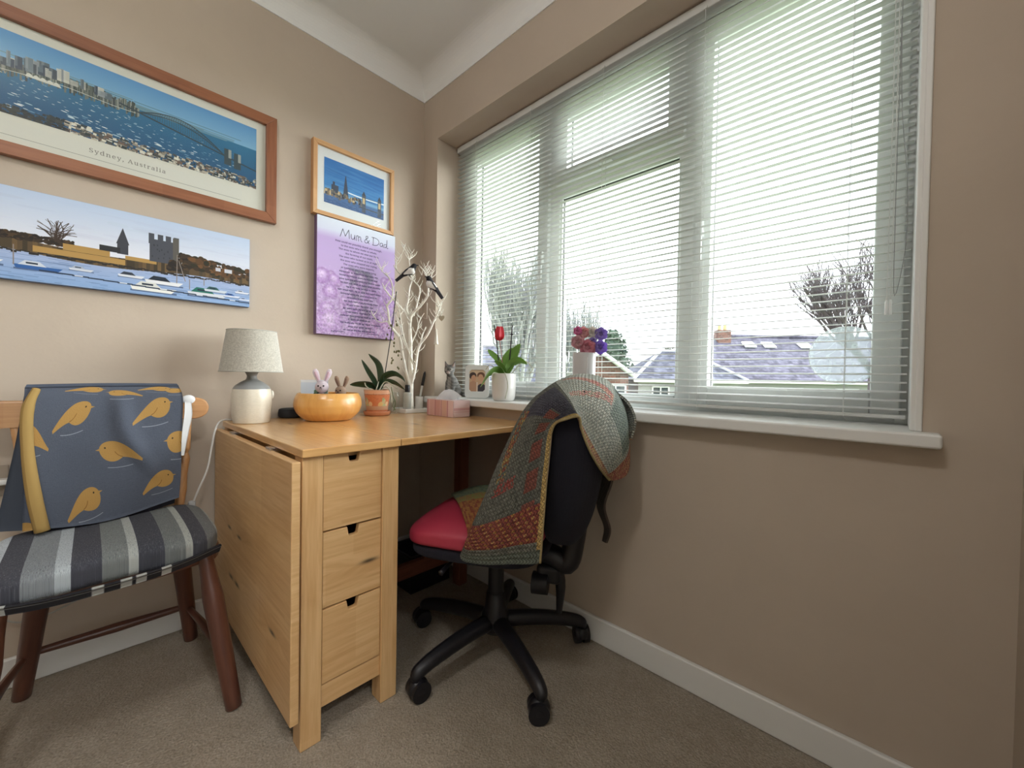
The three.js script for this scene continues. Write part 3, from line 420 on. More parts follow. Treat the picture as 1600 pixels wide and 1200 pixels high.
// ------------------------------------------------------------------ wooden chair with cushion and throw
{
  const t = thing('wooden_chair', 'brown wooden chair with a curved top rail and turned spindles', 'chair'), W = M.chairWood;
  const seatS = new THREE.Shape(); seatS.moveTo(-1.39, 0.5); seatS.quadraticCurveTo(-1.17, 0.57, -0.99, 0.5); seatS.quadraticCurveTo(-0.965, 0.46, -0.985, 0.4); seatS.lineTo(-1.02, 0.16); seatS.quadraticCurveTo(-1.17, 0.12, -1.35, 0.16); seatS.lineTo(-1.405, 0.4); seatS.quadraticCurveTo(-1.415, 0.47, -1.39, 0.5);
  mesh('seat', metreUV(new THREE.ExtrudeGeometry(seatS, { depth: 0.024, bevelEnabled: true, bevelSize: 0.006, bevelThickness: 0.006, bevelSegments: 3 }).rotateX(Math.PI / 2).translate(0, 0.426, -0.035), 'x'), W, t);
  const leg = (a, b) => mesh('leg', limb([a, [a[0] * 0.75 + b[0] * 0.25, a[1] * 0.75 + b[1] * 0.25, a[2] * 0.75 + b[2] * 0.25], [(a[0] + b[0]) / 2, (a[1] + b[1]) / 2, (a[2] + b[2]) / 2], b], [0.017, 0.019, 0.0245, 0.0235, 0.022, 0.019], 16, 6), W, t);
  leg([-1.012, 0.425, 0.475], [-0.957, 0.004, 0.545]); leg([-1.035, 0.425, 0.18], [-0.987, 0.004, 0.1]); leg([-1.31, 0.425, 0.18], [-1.36, 0.004, 0.09]); leg([-1.365, 0.425, 0.475], [-1.415, 0.004, 0.56]);
  mesh('stretcher', limb([[-1.345, 0.13, 0.115], [-1.17, 0.128, 0.115], [-1.0, 0.126, 0.115]], [0.009, 0.014, 0.009], 12), W, t);
  mesh('stretcher', limb([[-0.97, 0.125, 0.52], [-0.98, 0.125, 0.3], [-0.998, 0.125, 0.13]], [0.008, 0.012, 0.008], 12), W, t);
  mesh('stretcher', limb([[-1.4, 0.125, 0.53], [-1.39, 0.125, 0.3], [-1.352, 0.125, 0.12]], [0.008, 0.012, 0.008], 12), W, t);
  // curved top rail with rounded ends
  const rail = new THREE.Shape(), L = 0.5; rail.moveTo(-0.232, 0); rail.lineTo(0.2, 0); rail.quadraticCurveTo(0.238, 0.004, 0.238, 0.038); rail.quadraticCurveTo(0.234, 0.068, 0.2, 0.07); rail.lineTo(-0.2, 0.07); rail.quadraticCurveTo(-0.238, 0.068, -0.238, 0.034); rail.quadraticCurveTo(-0.236, 0.004, -0.2, 0);
  const rg = new THREE.ExtrudeGeometry(rail, { depth: 0.016, bevelEnabled: true, bevelSize: 0.005, bevelThickness: 0.005, bevelSegments: 3, bevelOffset: -0.005, curveSegments: 12 });
  mesh('top_rail', metreUV(rg.translate(-1.19, 0.766, 0.155), 'x'), M.railWood, t);
  for (let i = 0; i < 6; i++) {
    const f = i / 5, x = -1.005 - f * 0.36, b = [-1.035 - f * 0.275, 0.44, 0.185], top = [x, 0.77, 0.163], q = (k) => b.map((v, a) => v + (top[a] - v) * k);
    mesh('spindle', limb([b, q(0.12), q(0.3), q(0.45), q(0.6), q(0.66), q(0.7), q(0.85), top], i === 0 || i === 5 ? [0.009, 0.012, 0.016, 0.013, 0.016, 0.009, 0.014, 0.011, 0.009] : [0.006, 0.008, 0.0085, 0.008, 0.0075, 0.006, 0.009, 0.007, 0.006], 12, 5), M.railWood, t);
  }
  rebase(t, -1.19, 0, 0.33);
}
// cushion-like solid: a box blown up towards a superellipsoid
function pillow(w, h, d, p = 5, n = 22) {
  const g = mergeVertices((() => { const b = new THREE.BoxGeometry(2, 2, 2, n, n, n); b.deleteAttribute('normal'); b.deleteAttribute('uv'); return b; })()), P = g.attributes.position, uv = [];
  for (let i = 0; i < P.count; i++) { const v = [P.getX(i), P.getY(i), P.getZ(i)].map((a) => Math.tan(a * Math.PI / 4.6) / Math.tan(Math.PI / 4.6)), k = Math.pow(v.reduce((s, a) => s + Math.pow(Math.abs(a), p), 0), 1 / p) || 1; P.setXYZ(i, v[0] / k * w / 2, v[1] / k * h / 2, v[2] / k * d / 2); }
  for (let i = 0; i < P.count; i++) uv.push(P.getX(i) / w + 0.5, P.getZ(i) / d + 0.5);
  g.setAttribute('uv', new THREE.Float32BufferAttribute(uv, 2)); g.computeVertexNormals(); return g;
}
const bend = (g, f) => { const P = g.attributes.position; for (let i = 0; i < P.count; i++) { const q = f(P.getX(i), P.getY(i), P.getZ(i)); P.setXYZ(i, ...q); } g.computeVertexNormals(); return g; };
{
  const weave = tex(128, (u, v) => 120 + 70 * Math.sin(u * 128 * 1.57) * Math.sin(v * 128 * 1.57) + 60 * (noise(u * 60, v * 60, 60, 3) - 0.5), 5, false);
  const stripes = canvasTex(1024, 512, (c, w, h) => {
    const S = [[0, 0.03, '#40434c'], [0.03, 0.085, '#b4bcc4'], [0.085, 0.175, '#43454f'], [0.175, 0.285, '#80868c'], [0.285, 0.34, '#aeb7be'], [0.34, 0.45, '#42444e'], [0.45, 0.55, '#757b7c'], [0.55, 0.59, '#a9afae'], [0.59, 0.7, '#3e414b'], [0.7, 0.795, '#6c7273'], [0.795, 0.83, '#a3a9a6'], [0.83, 0.905, '#3f414a'], [0.905, 0.975, '#686c6e'], [0.975, 1, '#9ca29e']];
    for (const [a, b, k] of S) { c.fillStyle = k; c.fillRect(a * w, 0, (b - a) * w + 1, h); } seed = 8;
    for (let i = 0; i < 26000; i++) { c.fillStyle = rnd() < 0.5 ? 'rgba(20,22,30,0.16)' : 'rgba(225,228,230,0.12)'; c.fillRect(rnd() * w, rnd() * h, 2, rr(2, 6)); }
  });
  const t = thing('seat_cushion', 'grey striped seat cushion tied on the wooden chair', 'cushion', [-1.19, 0.4665, 0.365]);
  mesh('cover', bend(pillow(0.42, 0.074, 0.37, 4.2, 30), (x, y, z) => [x * (1 + 0.12 * z) , y * (1 + 0.1 * Math.cos(x * 6)) + 0.006 * Math.sin(x * 14 + z * 9) - 0.012 * Math.max(0, z), z + 0.035 * Math.max(0, z) * Math.cos(x * 5) * 3 - 0.02 * x]), std({ map: stripes, bumpMap: weave, bumpScale: 0.0015, roughness: 0.95 }), t);
  const pip = canvasTex(512, 32, (c, w, h) => { c.fillStyle = '#1b1b22'; c.fillRect(0, 0, w, h); c.fillStyle = '#a7aaa8'; for (const [a, b] of [[0.34, 0.375], [0.42, 0.45], [0.46, 0.49], [0.53, 0.56], [0.83, 0.86], [0.9, 0.96]]) c.fillRect(a * w, 0, (b - a) * w, h); c.fillStyle = '#6f7276'; c.fillRect(0, 24, w, 4); });
  mesh('edge_band', sheet([[[-0.212, -0.016, 0.188], [-0.1, -0.02, 0.222], [0.1, -0.016, 0.214], [0.203, -0.008, 0.174]], [[-0.21, -0.036, 0.178], [-0.1, -0.04, 0.208], [0.1, -0.036, 0.2], [0.2, -0.028, 0.164]]].map((r) => r), 4, 30, 0.006).rotateX(0), std({ map: (() => { pip.center.set(0.5, 0.5); pip.rotation = -Math.PI / 2; return pip; })(), roughness: 0.9 }), t);
  mesh('tie', limb([[0.17, -0.02, -0.15], [0.19, 0.0, -0.17], [0.185, -0.05, -0.19]], 0.004, 6), M.blackFabric, t);
}
{
  const birds = canvasTex(1200, 1024, (c, w, h) => {
    c.fillStyle = '#4d5462'; c.fillRect(0, 0, w, h); seed = 29;
    for (let i = 0; i < 9000; i++) { c.fillStyle = rnd() < 0.5 ? 'rgba(120,132,150,0.12)' : 'rgba(20,24,34,0.12)'; c.fillRect(rnd() * w, rnd() * h, rr(3, 20), 1.5); }
    const bird = (x, y, L, flip, tilt) => {
      c.save(); c.translate(x * w, y * h); c.scale(flip ? -1 : 1, 1); c.rotate(tilt); c.scale(L, L);
      c.fillStyle = '#a68248'; c.beginPath(); c.moveTo(0.5, -0.06); c.bezierCurveTo(0.5, -0.3, 0.2, -0.34, 0, -0.24); c.bezierCurveTo(-0.2, -0.14, -0.35, 0.06, -0.52, 0.24); c.lineTo(-0.5, 0.3); c.bezierCurveTo(-0.36, 0.24, -0.2, 0.16, -0.04, 0.14); c.bezierCurveTo(0.2, 0.3, 0.5, 0.24, 0.5, -0.06); c.fill();
      c.beginPath(); c.moveTo(0.48, -0.14); c.lineTo(0.6, -0.11); c.lineTo(0.48, -0.08); c.fill();
      c.strokeStyle = '#7e5a28'; c.lineWidth = 0.02; c.beginPath(); c.moveTo(-0.04, 0.13); c.quadraticCurveTo(0.08, 0.1, 0.12, -0.02); c.stroke(); c.fillStyle = '#2b2416'; c.beginPath(); c.arc(0.34, -0.14, 0.022, 0, 7); c.fill();
      c.strokeStyle = 'rgba(190,196,205,0.6)'; c.lineWidth = 0.014; c.beginPath(); c.moveTo(-0.25, 0.36); c.quadraticCurveTo(0.1, 0.42, 0.45, 0.36); c.stroke(); c.restore();
    };
    const U = (x) => (x - 70) / 860, Vv = (y) => (y - 55) / 600;
    for (const [x, y, f, a] of [[370, 96, 0, 0.25], [770, 98, 0, 0.25], [590, 158, 1, 0], [325, 268, 0, -0.1], [758, 262, 0, -0.1], [612, 405, 1, 0.05], [368, 582, 0, -0.2], [790, 540, 0, -0.1], [925, 140, 1, 0], [945, 390, 1, 0.1], [120, 330, 1, 0], [112, 664, 1, 0.1]]) bird(U(x), Vv(y), 265, f, a);
  });
  const t = thing('throw_blanket', 'blue-grey throw with mustard birds hung over the wooden chair back', 'blanket', [-1.19, 0.47, 0.2]);
  const o = (r) => r.map(([x, y, z]) => [x + 1.19, y - 0.47, z - 0.2]), mat = std({ map: birds, bumpMap: tex(128, (u, v) => 128 + 100 * (noise(u * 64, v * 64, 64, 5) - 0.5), 5, false), bumpScale: 0.001, roughness: 0.95 });
  const swapUV = (g) => { const a = g.attributes.uv; for (let i = 0; i < a.count; i++) a.setXY(i, a.getY(i), 1 - a.getX(i)); return g; };
  // rows run from the back hem over the rail to the front hem
  mesh('front_fold', swapUV(sheet([
    [[-1.345, 0.868, 0.205], [-1.19, 0.872, 0.2], [-1.035, 0.872, 0.205]], [[-1.345, 0.84, 0.222], [-1.19, 0.842, 0.216], [-1.028, 0.845, 0.22]],
    [[-1.345, 0.72, 0.24], [-1.22, 0.725, 0.246], [-1.03, 0.73, 0.226]], [[-1.345, 0.61, 0.262], [-1.2, 0.62, 0.25], [-1.034, 0.61, 0.25]], [[-1.345, 0.515, 0.275], [-1.19, 0.505, 0.268], [-1.04, 0.535, 0.262]]].map(o), 44, 50, 0.007,
    (u, v) => 0.007 * Math.sin(v * 7 + u * 5) * u + 0.018 * Math.exp(-Math.pow((v - 0.58 - 0.5 * (u - 0.3)) / 0.06, 2)) * Math.sin(Math.PI * Math.min(1, Math.max(0, (u - 0.2) / 0.6))))), mat, t);
  mesh('over_fold', sheet([[[-1.345, 0.868, 0.206], [-1.19, 0.872, 0.201], [-1.035, 0.872, 0.206]], [[-1.343, 0.874, 0.165], [-1.19, 0.878, 0.163], [-1.037, 0.876, 0.165]], [[-1.343, 0.83, 0.137], [-1.19, 0.83, 0.137], [-1.037, 0.83, 0.137]], [[-1.345, 0.6, 0.13], [-1.19, 0.6, 0.13], [-1.04, 0.6, 0.13]]].map(o), 20, 16, 0.007), std({ color: lin(0.065, 0.085, 0.13), roughness: 0.95 }), t);
  mesh('under_fold', sheet([[[-1.345, 0.86, 0.195], [-1.325, 0.862, 0.196]], [[-1.36, 0.72, 0.225], [-1.31, 0.72, 0.23]], [[-1.39, 0.52, 0.25], [-1.3, 0.505, 0.255]]].map(o), 24, 8, 0.008), std({ color: lin(0.045, 0.055, 0.075), roughness: 0.95 }), t);
  mesh('mustard_hem', limb(o([[-1.325, 0.868, 0.212], [-1.338, 0.82, 0.232], [-1.338, 0.72, 0.252], [-1.326, 0.6, 0.275], [-1.312, 0.51, 0.287]]), [0.008, 0.0115, 0.0115, 0.014, 0.014], 12, 6), std({ color: lin(0.36, 0.235, 0.075), roughness: 0.9 }), t);
  mesh('fringe', sheet([[[-1.33, 0.515, 0.262], [-1.19, 0.51, 0.255], [-1.05, 0.535, 0.25]], [[-1.33, 0.495, 0.258], [-1.19, 0.492, 0.25], [-1.05, 0.52, 0.245]]].map(o), 4, 20, 0.012), M.blackFabric, t);
  mesh('white_tie', [sheet([[[-1.022, 0.825, 0.222], [-1.006, 0.825, 0.22]], [[-1.024, 0.785, 0.228], [-1.004, 0.785, 0.226]], [[-1.03, 0.73, 0.233], [-1.014, 0.73, 0.232]], [[-1.033, 0.66, 0.242], [-1.026, 0.66, 0.242]]].map(o), 20, 6, 0.004), ball(0.016, -1.012 + 1.19, 0.832 - 0.47, 0.215 - 0.2, 1.1, 0.9, 0.5)], std({ color: lin(0.68, 0.7, 0.72), roughness: 0.8 }), t);
}
// ------------------------------------------------------------------ office chair and crocheted blanket
const TURN = 28 * Math.PI / 180, HUB = [-0.29, 0, 0.885];
const ab = ([a, y, b]) => [b, y, -a]; // forward, height, right -> the chair's own axes
{
  const t = thing('office_chair', 'black swivel office chair with a red seat on a five-star base', 'chair', HUB, TURN), K = M.blackPlastic;
  mesh('hub', [latheHard([[0, 0.075], [0.04, 0.075], [0.046, 0.09], [0.046, 0.13], [0.036, 0.15], [0.031, 0.2], [0, 0.2]], 32)], K, t);
  for (let i = 0; i < 5; i++) {
    const a = (38 + 72 * i + 28) * Math.PI / 180, at = (r, y) => [Math.cos(a) * r, y, Math.sin(a) * r];
    const arm = limb([at(0.03, 0.108), at(0.12, 0.106), at(0.21, 0.096), at(0.272, 0.084), at(0.3, 0.072), at(0.305, 0.056)], [0.027, 0.025, 0.023, 0.021, 0.019, 0.014], 14, 5);
    mesh('base_arm', arm, K, t);
    const c = new THREE.Group(); c.name = 'castor'; t.add(c); c.position.set(...at(0.303, 0)); c.rotation.y = [0.4, 1.9, -0.6, 2.4, 1][i];
    mesh('castor_hood', [new THREE.SphereGeometry(0.031, 20, 10, 0, Math.PI * 2, 0, Math.PI * 0.55).scale(1, 1, 0.86).translate(0.006, 0.031, 0), cyl(0.009, 0.009, 0.03, 0, 0.05, 0, 12)], K, c);
    for (const s of [-1, 1]) mesh('wheel', new THREE.CylinderGeometry(0.0285, 0.0285, 0.02, 28).rotateX(Math.PI / 2).translate(0.008, 0.0285, s * 0.0145), K, c);
  }
  mesh('gas_column', [cyl(0.027, 0.0255, 0.17, 0, 0.15, 0, 28), cyl(0.014, 0.014, 0.1, 0, 0.3, 0, 20)], K, t);
  mesh('tilt_mechanism', [box(0.17, 0.055, 0.24, 0, 0.382, 0.01, 0.018), box(0.07, 0.06, 0.12, 0, 0.36, 0.03, 0.02)], K, t);
  mesh('tension_knob', new THREE.CylinderGeometry(0.032, 0.034, 0.05, 28).rotateX(Math.PI / 2).translate(-0.02, 0.262, 0.155), K, t);
  mesh('back_bracket', [limb([[0, 0.37, 0.08], [0, 0.35, 0.19], [0, 0.33, 0.235], [0, 0.42, 0.262], [0, 0.55, 0.29]], [0.03, 0.034, 0.036, 0.032, 0.02], 14, 6), limb([[0, 0.36, 0.18], [0, 0.27, 0.215], [0, 0.165, 0.214]], [0.022, 0.018, 0.009], 12, 5), box(0.05, 0.06, 0.08, 0, 0.29, 0.18, 0.016)], K, t);
  mesh('lever', limb([[-0.05, 0.375, -0.06], [-0.2, 0.372, -0.08], [-0.25, 0.365, -0.085]], [0.005, 0.005, 0.008], 8), K, t);
  mesh('seat_pan', bend(pillow(0.44, 0.05, 0.42, 4), (x, y, z) => [x - 0.025, y + 0.41 - 0.02 * Math.max(0, -z - 0.1), z - 0.015]), M.blackFabric, t);
  mesh('seat_cushion', bend(pillow(0.45, 0.08, 0.425, 3.6, 28), (x, y, z) => [x - 0.025, y * (1 - 0.12 * Math.max(0, -z / 0.24)) + 0.45 + 0.016 * (1 - x * x / 0.06) * (1 - z * z / 0.06) - 0.03 * Math.pow(Math.max(0, -z - 0.06) / 0.18, 2), z - 0.028]), phy({ color: lin(0.4, 0.03, 0.065), roughness: 0.55, clearcoat: 0.25, clearcoatRoughness: 0.45 }), t);
  mesh('backrest', bend(pillow(0.34, 0.47, 0.1, 4.2, 26), (x, y, z) => { const k = y / 0.235; return [x * (1 - 0.1 * k * k - 0.12 * Math.max(0, -k)) - 0.055, y + 0.668, z * (1 + 0.15 * (1 - k * k)) + 0.27 + 0.022 * k - 0.045 * x * x / 0.029 + 0.02 * (1 - k * k)]; }), M.blackFabric, t);
}
{
  const yarn = (w, h, draw) => canvasTex(w, h, draw), W = 1600, H = 760;
  const col = yarn(W, H, (c, w, h) => {
    seed = 51; const st = 20; // one stitch cluster
    // u (x) runs from the front hem over the chair top to the rear tip, v (y, from the top) from far side to near edge
    for (let y = 0; y < h; y += st / 2) for (let x = 0; x < w; x += st / 2) {
      const u = x / w, v = 1 - y / h; let k = ['#5c5d55', '#64655c', '#52534c', '#6c6c63'];
      if (u > 0.58) k = ['#a2a79e', '#b2b5ab', '#969b93', '#b9b9ae'];
      if (u > 0.4 && u < 0.56 && v < 0.5) k = ['#3e3c46', '#484652', '#353440'];
      if (u > 0.045 && u < 0.135) k = ((x / 10 | 0) + (y / 20 | 0) * 2) % 5 === 0 ? ['#a8804e', '#9c7038'] : ['#7a3a34', '#86443a', '#6c3230', '#8a4838'];
      if (v > 0.1 && v < 0.22 && u < 0.46 && u >= 0.135) k = ((x / 10 | 0) >> 2) % 3 === 0 ? ['#52534c', '#5c5d55'] : ['#6f4038', '#84463c', '#7a4a40'];
      if (v > 0.47 && v < 0.54 && u < 0.42 && u > 0.2) k = ['#7c4238', '#8e5a3e', '#98804a', '#5d655c'];
      if (Math.abs(u - 0.22) < 0.016 && v > 0.33 && v < 0.54) k = ['#803c36', '#904640', '#5d655c'];
      if (u > 0.6 && u < 0.8 && Math.abs(v - 0.3 - (u - 0.6) * 0.5) < 0.03) k = ['#c0968c', '#b8847c', '#c9a698', '#aaa896'];
      if (u > 0.6 && u < 0.8 && Math.abs(v - 0.62 + (u - 0.6) * 0.9) < 0.035) k = ['#c28a80', '#b06a68', '#c59c86'];
      if (u > 0.8 && u < 0.94 && v > 0.3 && v < 0.75) k = ['#7e8a80', '#74807a', '#88928a'];
      if (u > 0.955) k = ['#a86a58', '#b88a66', '#9c5a50'];
      if (v < 0.045 || v > 0.97) k = u > 0.55 ? ['#b08a6a', '#b9986c', '#a4685a'] : ['#c2a566', '#b4965c', '#a88a54'];
      if (u < 0.03) k = ['#5f665c', '#565d54'];
      c.fillStyle = pick(rnd(), k); c.fillRect(x, y, st / 2, st / 2);
    }
    for (let y = 0; y < h; y += st) for (let x = 0; x < w; x += st) { c.strokeStyle = x / w > 0.57 ? 'rgba(40,44,44,0.5)' : 'rgba(22,20,18,0.45)'; c.lineWidth = 3; c.beginPath(); c.moveTo(x, y + 2); c.quadraticCurveTo(x + st * 0.3, y + st * 0.8, x + st / 2, y + st); c.quadraticCurveTo(x + st * 0.7, y + st * 0.8, x + st, y + 2); c.stroke(); c.fillStyle = 'rgba(255,250,235,0.1)'; c.fillRect(x + 4, y + 3, 3, 7); c.fillRect(x + 10, y + 3, 3, 7); }
    c.globalCompositeOperation = 'destination-out'; // the open gaps between stitch clusters
    for (let y = st; y < h - st; y += st) for (let x = st; x < w - st; x += st) { const u = x / w, v = 1 - y / h; if (u > 0.57 || u < 0.03 || v < 0.06) continue; const on = ((x / st + y / st) & 1) === 0; if (!on) continue; c.beginPath(); c.ellipse(x, y, 5, 3.6, 0, 0, 7); c.fill(); }
  });
  const bmp = tex(256, (u, v) => { const a = (u * 25) % 1, b = (v * 25.33) % 1; return 40 + 210 * Math.pow(Math.abs(Math.sin(a * Math.PI)), 0.7) * (0.45 + 0.55 * Math.abs(Math.sin(b * Math.PI))); }, [3.2, 1.5], false);
  const mat = std({ map: col, alphaTest: 0.5, bumpMap: bmp, bumpScale: 0.004, roughness: 1 });
  const t = thing('crochet_blanket', 'multicoloured crocheted blanket draped over the office chair back and seat', 'blanket', [HUB[0], 0.43, HUB[2]], TURN), o = (r) => r.map((p) => { const q = ab(p); return [q[0], q[1] - 0.43, q[2]]; });
  const N = [[-0.203, 0.446, -0.275], [-0.21, 0.575, -0.272], [-0.215, 0.701, -0.255], [-0.228, 0.797, -0.243], [-0.258, 0.813, -0.242], [-0.29, 0.82, -0.238], [-0.296, 0.79, -0.226], [-0.315, 0.735, -0.21], [-0.34, 0.68, -0.17], [-0.365, 0.63, -0.1]];
  const S = [[0.013, 0.425, -0.27], [-0.01, 0.494, -0.268], [-0.045, 0.593, -0.245], [-0.084, 0.711, -0.21], [-0.137, 0.838, -0.155], [-0.19, 0.895, -0.1], [-0.27, 0.926, -0.07], [-0.352, 0.908, -0.03], [-0.404, 0.825, 0.02], [-0.418, 0.72, 0.02]];
  const F = [[-0.03, 0.5, -0.14], [-0.05, 0.53, -0.12], [-0.1, 0.63, -0.08], [-0.145, 0.75, -0.04], [-0.175, 0.85, 0], [-0.205, 0.905, 0.04], [-0.27, 0.924, 0.07], [-0.345, 0.9, 0.07], [-0.385, 0.81, 0.06], [-0.39, 0.7, 0.05]];
  const mid = N.map((n, i) => n.map((v, k) => (v + S[i][k]) / 2 + (k === 2 ? [-0.012, -0.014, -0.016, -0.02, -0.03, -0.035, -0.03, -0.02, -0.015, -0.02][i] : k === 1 ? [-0.004, -0.004, 0, 0.006, 0.016, 0.018, 0.022, 0.03, 0.012, -0.04][i] : [0, 0, 0, 0.004, 0.008, 0.004, 0, -0.02, -0.024, -0.016][i])));
  mesh('main_drape', sheet([N, mid, S, F].map((r) => o(r))[0].map((_, i) => [N, mid, S, F].map((r) => o([r[i]])[0])), 110, 60, 0.006, (u, v) => 0.003 * Math.sin(v * 20 + u * 6) * (u < 0.5 ? 1 : 0.6)), mat, t);
  const edge = limb(o(N.map(([a, y, b]) => [a, y, b - 0.002])), 0.0032, 8, 8); mesh('yellow_edging', edge, std({ color: lin(0.32, 0.25, 0.12), roughness: 1, bumpMap: bmp, bumpScale: 0.002 }), t);
  const orange = std({ roughness: 1, bumpMap: bmp, bumpScale: 0.003, map: canvasTex(256, 256, (c, w, h) => { seed = 77; for (let y = 0; y < h; y += 8) for (let x = 0; x < w; x += 8) { const v = y / h; c.fillStyle = pick(rnd(), v > 0.8 ? ['#5c6a58', '#6b7a62', '#707a5c'] : v > 0.68 ? ['#8a8a4c', '#96784a'] : ['#a06a3c', '#aa743e', '#925838', '#8a4632']); c.fillRect(x, y, 8, 8); } }) });
  mesh('seat_drape', sheet([[[0.18, 0.503, 0.03], [0.11, 0.517, -0.08], [0.056, 0.514, -0.17], [0.005, 0.485, -0.252], [0.0, 0.43, -0.262]], [[0.1, 0.52, 0.1], [0.04, 0.527, -0.03], [-0.02, 0.523, -0.14], [-0.08, 0.49, -0.252], [-0.08, 0.44, -0.262]], [[-0.02, 0.52, 0.13], [-0.1, 0.523, 0.02], [-0.16, 0.515, -0.1], [-0.18, 0.49, -0.22], [-0.18, 0.47, -0.25]]].map((r) => o(r)), 24, 36, 0.006), orange, t);
  const tailM = std({ color: lin(0.11, 0.085, 0.07), roughness: 1, bumpMap: bmp, bumpScale: 0.003 });
  const rc = sheet([[[-0.37, 0.885, -0.03], [-0.36, 0.89, 0.05]], [[-0.415, 0.845, 0.0], [-0.4, 0.84, 0.07]], [[-0.436, 0.795, 0.0], [-0.402, 0.77, 0.07]], [[-0.425, 0.735, 0.0], [-0.39, 0.72, 0.06]]].map((r) => o(r)), 22, 10, 0.007); for (let k = 0, a = rc.attributes.uv; k < a.count; k++) a.setXY(k, 0.66 + 0.3 * a.getX(k), 0.2 + 0.2 * a.getY(k));
  mesh('rear_corner', rc, mat, t);
  mesh('rear_tail', sheet([[[-0.37, 0.69, -0.06], [-0.345, 0.69, 0.05]], [[-0.372, 0.61, -0.02], [-0.34, 0.6, 0.05]], [[-0.35, 0.52, 0.0], [-0.325, 0.51, 0.05]], [[-0.368, 0.445, 0.01], [-0.35, 0.44, 0.045]], [[-0.358, 0.4, 0.02], [-0.345, 0.397, 0.04]]].map((r) => o(r)), 30, 8, 0.007), tailM, t);
}
// ------------------------------------------------------------------ under the table
{
  const t = thing('waste_box', 'black mesh-sided box standing under the table near the wall', 'box', [-0.2, 0, 0.3]);
  const ws = []; for (const [x, z, w, d] of [[0, 0.09, 0.2, 0.006], [0, -0.09, 0.2, 0.006], [-0.097, 0, 0.006, 0.18], [0.097, 0, 0.006, 0.18]]) ws.push(box(w, 0.15, d, x, 0.078, z, 0.002));
  mesh('shell', [...ws, box(0.2, 0.006, 0.18, 0, 0.004, 0, 0.002)], M.blackPlastic, t);
  mesh('rim', [0.09, -0.09].map((z) => box(0.21, 0.012, 0.012, 0, 0.154, z, 0.004)).concat([-0.1, 0.1].map((x) => box(0.012, 0.012, 0.19, x, 0.154, 0, 0.004))), M.blackPlastic, t);
}
// ------------------------------------------------------------------ added fill lights out of view, shaped as opal ceiling fittings
function fillLight(label, x, z, power) {
  const t = thing('added_fill_light', label, 'ceiling light', [x, 2.3, z]);
  mesh('backplate', latheHard([[0, 0.155], [0.13, 0.155], [0.13, 0.125], [0.115, 0.115], [0, 0.115]], 40), M.whitePaint, t);
  mesh('fill_globe', lathe([[0.115, 0.12], [0.135, 0.09], [0.125, 0.04], [0.08, 0.006], [0, 0]], 40), std({ color: lin(0.8, 0.78, 0.72), emissive: lin(1, 0.96, 0.9), emissiveIntensity: 1.5, roughness: 0.4 }), t);
  const l = new THREE.PointLight(new THREE.Color(1, 0.98, 0.95), power); l.position.set(0, 0.06, 0); l.castShadow = true; l.shadow.radius = 6; l.name = 'fill_lamp'; t.add(l);
}
fillLight('added fill light shaped as a round opal globe, out of view in the room', -1.7, 1.5, 1.4);
fillLight('added fill light shaped as a round opal globe on the unseen landing', -1.3, 2.95, 3.6);
// ------------------------------------------------------------------ things on the table
const T = 0.7402;
{
  const t = thing('table_lamp', 'stoneware table lamp with a grey-green fabric shade', 'lamp', [-0.822, T, 0.15]);
  const crackle = tex(256, (u, v) => { const n = (noise(u * 40, v * 40, 40, 5) - 0.5) * 10; return [222 + n, 216 + n, 200 + n]; }, 2);
  mesh('base', lathe([[0, 0], [0.06, 0], [0.067, 0.004], [0.072, 0.03], [0.0745, 0.07], [0.073, 0.1], [0.069, 0.122]], 48), phy({ map: crackle, roughness: 0.28, clearcoat: 0.5 }), t);
  mesh('glazed_shoulder', lathe([[0.0692, 0.1215], [0.06, 0.134], [0.04, 0.147], [0.022, 0.156], [0.018, 0.168], [0.022, 0.177], [0.0245, 0.181], [0.022, 0.1845], [0.012, 0.186]], 48), phy({ color: lin(0.26, 0.27, 0.27), roughness: 0.3, clearcoat: 0.5 }), t);
  mesh('lug', ball(0.011, 0.07, 0.1, 0.02, 0.8, 1.5, 1.1), phy({ color: lin(0.68, 0.65, 0.57), roughness: 0.3, clearcoat: 0.5 }), t);
  mesh('lamp_holder', [cyl(0.014, 0.013, 0.05, 0, 0.183, 0, 20), cyl(0.012, 0.024, 0.03, 0, 0.232, 0, 16)], std({ color: lin(0.4, 0.4, 0.38), roughness: 0.5 }), t);
  const linen = tex(256, (u, v) => { const n = (noise(u * 128, v * 40, 256, 3) + noise(u * 40, v * 128, 256, 8) - 1) * 26; return [206 + n, 203 + n, 192 + n]; }, [3, 1]);
  mesh('shade', [latheHard([[0.1155, 0.184], [0.0905, 0.33]], 64), latheHard([[0.1135, 0.184], [0.0885, 0.33]], 64)], phy({ map: linen, roughness: 0.95, transmission: 0.3, thickness: 0 }), t);
  mesh('shade_trim', [new THREE.TorusGeometry(0.1155, 0.0016, 8, 64).rotateX(Math.PI / 2).translate(0, 0.184, 0), new THREE.TorusGeometry(0.0905, 0.0016, 8, 64).rotateX(Math.PI / 2).translate(0, 0.33, 0), ...[0, 2.1, 4.2].map((a) => limb([[0, 0.31, 0], [Math.cos(a) * 0.089, 0.322, Math.sin(a) * 0.089]], 0.0014, 6))], std({ color: lin(0.45, 0.45, 0.41), roughness: 0.8 }), t);
  for (const c of t.children) c.scale.set(0.855, 1, 0.855);
}
